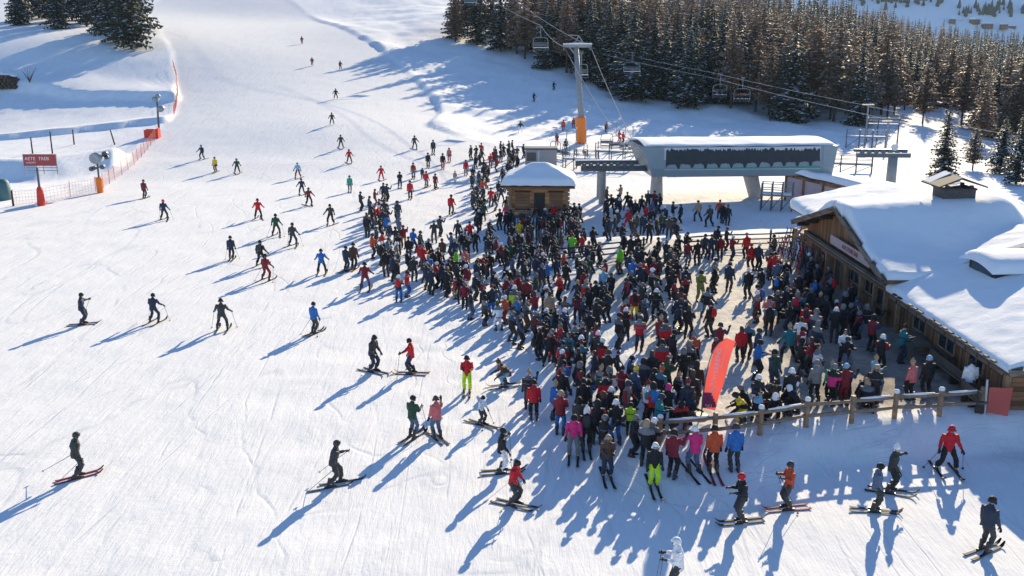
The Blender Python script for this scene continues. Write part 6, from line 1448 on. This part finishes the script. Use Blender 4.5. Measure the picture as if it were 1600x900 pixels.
# everyone farther back stands so close that they read as one crowd
def crowd_mass():
    protos = []
    for nm in ('stand', 'front', 'phone', 'arms', 'back', 'wide'):
        b, j, t, fr, J = body_meshes(POSES[nm], True); parts = []
        for mb, k in ((b, 'skin'), (j, 'j'), (t, 't')): parts.append((np.array(mb.v), mb.f, k))
        h = MB(); hd = np.array(fr['head'].translation); h.loft([hd + (0, -.01, -.05), hd + (0, 0, .02), hd + (0, 0, .09), hd + (0, 0, .135)], [(.112, .13), (.118, .135), (.09, .105), (.02, .02)], 8); parts.append((np.array(h.v), h.f, 'h'))
        f = MB()
        for k in 'LR': a = J['ank' + k]; f.loft([a + (0, -.12, -.06), a + (0, .15, -.07)], [(.055, .05), (.045, .04)], 6); f.loft([a - (0, 0, .08), a + (0, 0, .2)], [.065, .07], 6); w_ = J['wr' + k]; d_ = J['fd' + k]; f.loft([w_, w_ + d_ * .08, w_ + d_ * .14], [.045, .05, .025], 6)
        parts.append((np.array(f.v), f.f, 'b')); protos.append(parts)
    keys = list(CLO); mats = [CM[k] for k in keys] + [M['skin'], M['boot']]; V = []; Fc = []; MI = []; off = 0
    for p in rest:
        hx, hy, jk, tr, hd, pose, loc = p; a = rp.uniform(0, 6.28) if rp.random() < .4 else heading(rp.gauss(60, 50)); s_ = rp.uniform(.92, 1.05); ca, sa = math.cos(a) * s_, math.sin(a) * s_
        hc = hd[1] if len(hd) > 1 and hd[1] in CLO else 'k'
        for v, f, k in rp.choice(protos):
            V.append(np.c_[v[:, 0] * ca - v[:, 1] * sa + loc[0], v[:, 0] * sa + v[:, 1] * ca + loc[1], v[:, 2] * s_ + loc[2]]); Fc += [tuple(off + i for i in q) for q in f]; off += len(v)
            MI += [{'skin': len(keys), 'j': keys.index(jk), 't': keys.index(tr), 'h': keys.index(hc), 'b': len(keys) + 1}[k]] * len(f)
    me = bpy.data.meshes.new('crowd'); me.from_pydata(np.concatenate(V).tolist(), [], Fc)
    for m in mats: me.materials.append(m)
    me.polygons.foreach_set('material_index', MI); me.shade_smooth(); recalc(me)
    tag(link('crowd', me), 'dense far part of the crowd of skiers queueing around the log cabin and lift', 'crowd', kind='stuff')
crowd_mass()

# people riding the two occupied chairs
def riders():
    for P0, n, cols, nm in ((CH1, 3, ('m', 'k', 'k'), 'upper occupied chair'), (CH2, 4, ('R', 'k', 'R', 'n'), 'lower occupied chair')):
        a = R(-12); c, s = math.cos(a), math.sin(a)
        for i in range(n):
            dx = (-.9 + 1.8 * i / (n - 1)); lx_, ly_ = dx, -.12
            loc = (P0[0] + lx_ * c - ly_ * s, P0[1] + lx_ * s + ly_ * c, P0[2] - 3.24 - .40); rz = a + math.pi
            w_ = ('leftmost', 'second', 'third', 'rightmost')[i] if n == 4 else ('left', 'middle', 'right')[i]
            root, fr = make_person(loc, rz, 'sit', cols[i], 'k', 'hk', .95, f'{w_} rider in {CNAME[cols[i]]} jacket on the {nm}', 'riders on the lift chairs', detail=1)
            for k, sd_ in (('L', 'left'), ('R', 'right')):
                t = fr['boot' + k].translation; x = loc[0] + t.x * math.cos(rz) - t.y * math.sin(rz); y = loc[1] + t.x * math.sin(rz) + t.y * math.cos(rz)
                o = link('ski', SKI, None, (x, y, loc[2] - .02)); o.rotation_euler = (R(-18), 0, rz); tag(o, f'{sd_} ski of the {w_} rider on the {nm}', 'ski', 'skis of the chair riders'); link('binding', BIND, o)
riders()
def ski_rack(x, y, rz, label, n, L=2.6):
    z = zz(x, y); root = empty('ski_rack', (x, y, z), label, 'ski rack', None, rz); f = MB()
    for sx in (-L / 2, L / 2): f.beam((sx, -.4, 0), (sx, 0, 1.0), .07, .07); f.beam((sx, .4, 0), (sx, 0, 1.0), .07, .07)
    f.bar((-L / 2 - .1, 0, 1.0), (L / 2 + .1, 0, 1.0), .045, 8); f.bar((-L / 2, .3, .28), (L / 2, .3, .28), .03, 6); f.bar((-L / 2, -.3, .28), (L / 2, -.3, .28), .03, 6); f.build('frame', M['oldwood'], root)
    c, s = math.cos(rz), math.sin(rz)
    for i in range(n):
        lx_ = -L / 2 + .15 + (L - .3) * i / (n - 1); sd_ = 1 if i % 2 else -1; ly_ = sd_ * .36; col = random.choice('kkkknnwrbogRGc')
        o = link('ski', SKI, None, (x + lx_ * c - ly_ * s, y + lx_ * s + ly_ * c, z + .80)); lean = R(14) * sd_
        o.rotation_euler = (Matrix.Rotation(rz, 4, 'Z') @ Matrix.Rotation(lean, 4, 'X') @ Matrix.Rotation(math.pi / 2, 4, 'X')).to_euler(); omat(o, CM[col]); link('binding', BIND, o)
        tag(o, f'{CNAME[col]} ski leaning in the {label.split(",")[0]}', 'ski', f'{CNAME[col]} skis in the {label.split(",")[0]}')
for px, py, rz, n, lab in ((830, 372, 5, 14, 'ski rack nearest the log cabin front, full of upright skis'), (868, 378, 8, 14, 'ski rack right of another below the log cabin, full of skis'), (850, 392, 6, 12, 'ski rack lowest of those below the log cabin'),
                           (1236, 412, -70, 14, 'ski rack at the cross gable, dark with skis'), (1262, 426, -70, 14, 'ski rack between the cross gable and the terrace crowd'), (1248, 396, -70, 12, 'ski rack under the gable eave by the railing')):
    x, y, z = ground(px, py); ski_rack(x, y, R(rz), lab, n)
def marker_flag():
    x, y, z = ground(1240, 186); root = empty('marker_flag', (x, y, z), 'small red flag standing at the forest edge behind the terminal', 'flag'); p = MB(); p.bar((0, 0, -.2), (-.35, 0, 2.0), .03, 6); p.build('pole', M['dsteel'], root)
    b = MB(); b.prism([(-.02, .5), (.75, .1), (-.35, 2.0), (-.38, 1.9)], 'y', -.01, .01); b.build('cloth', M['coral'], root)
marker_flag()
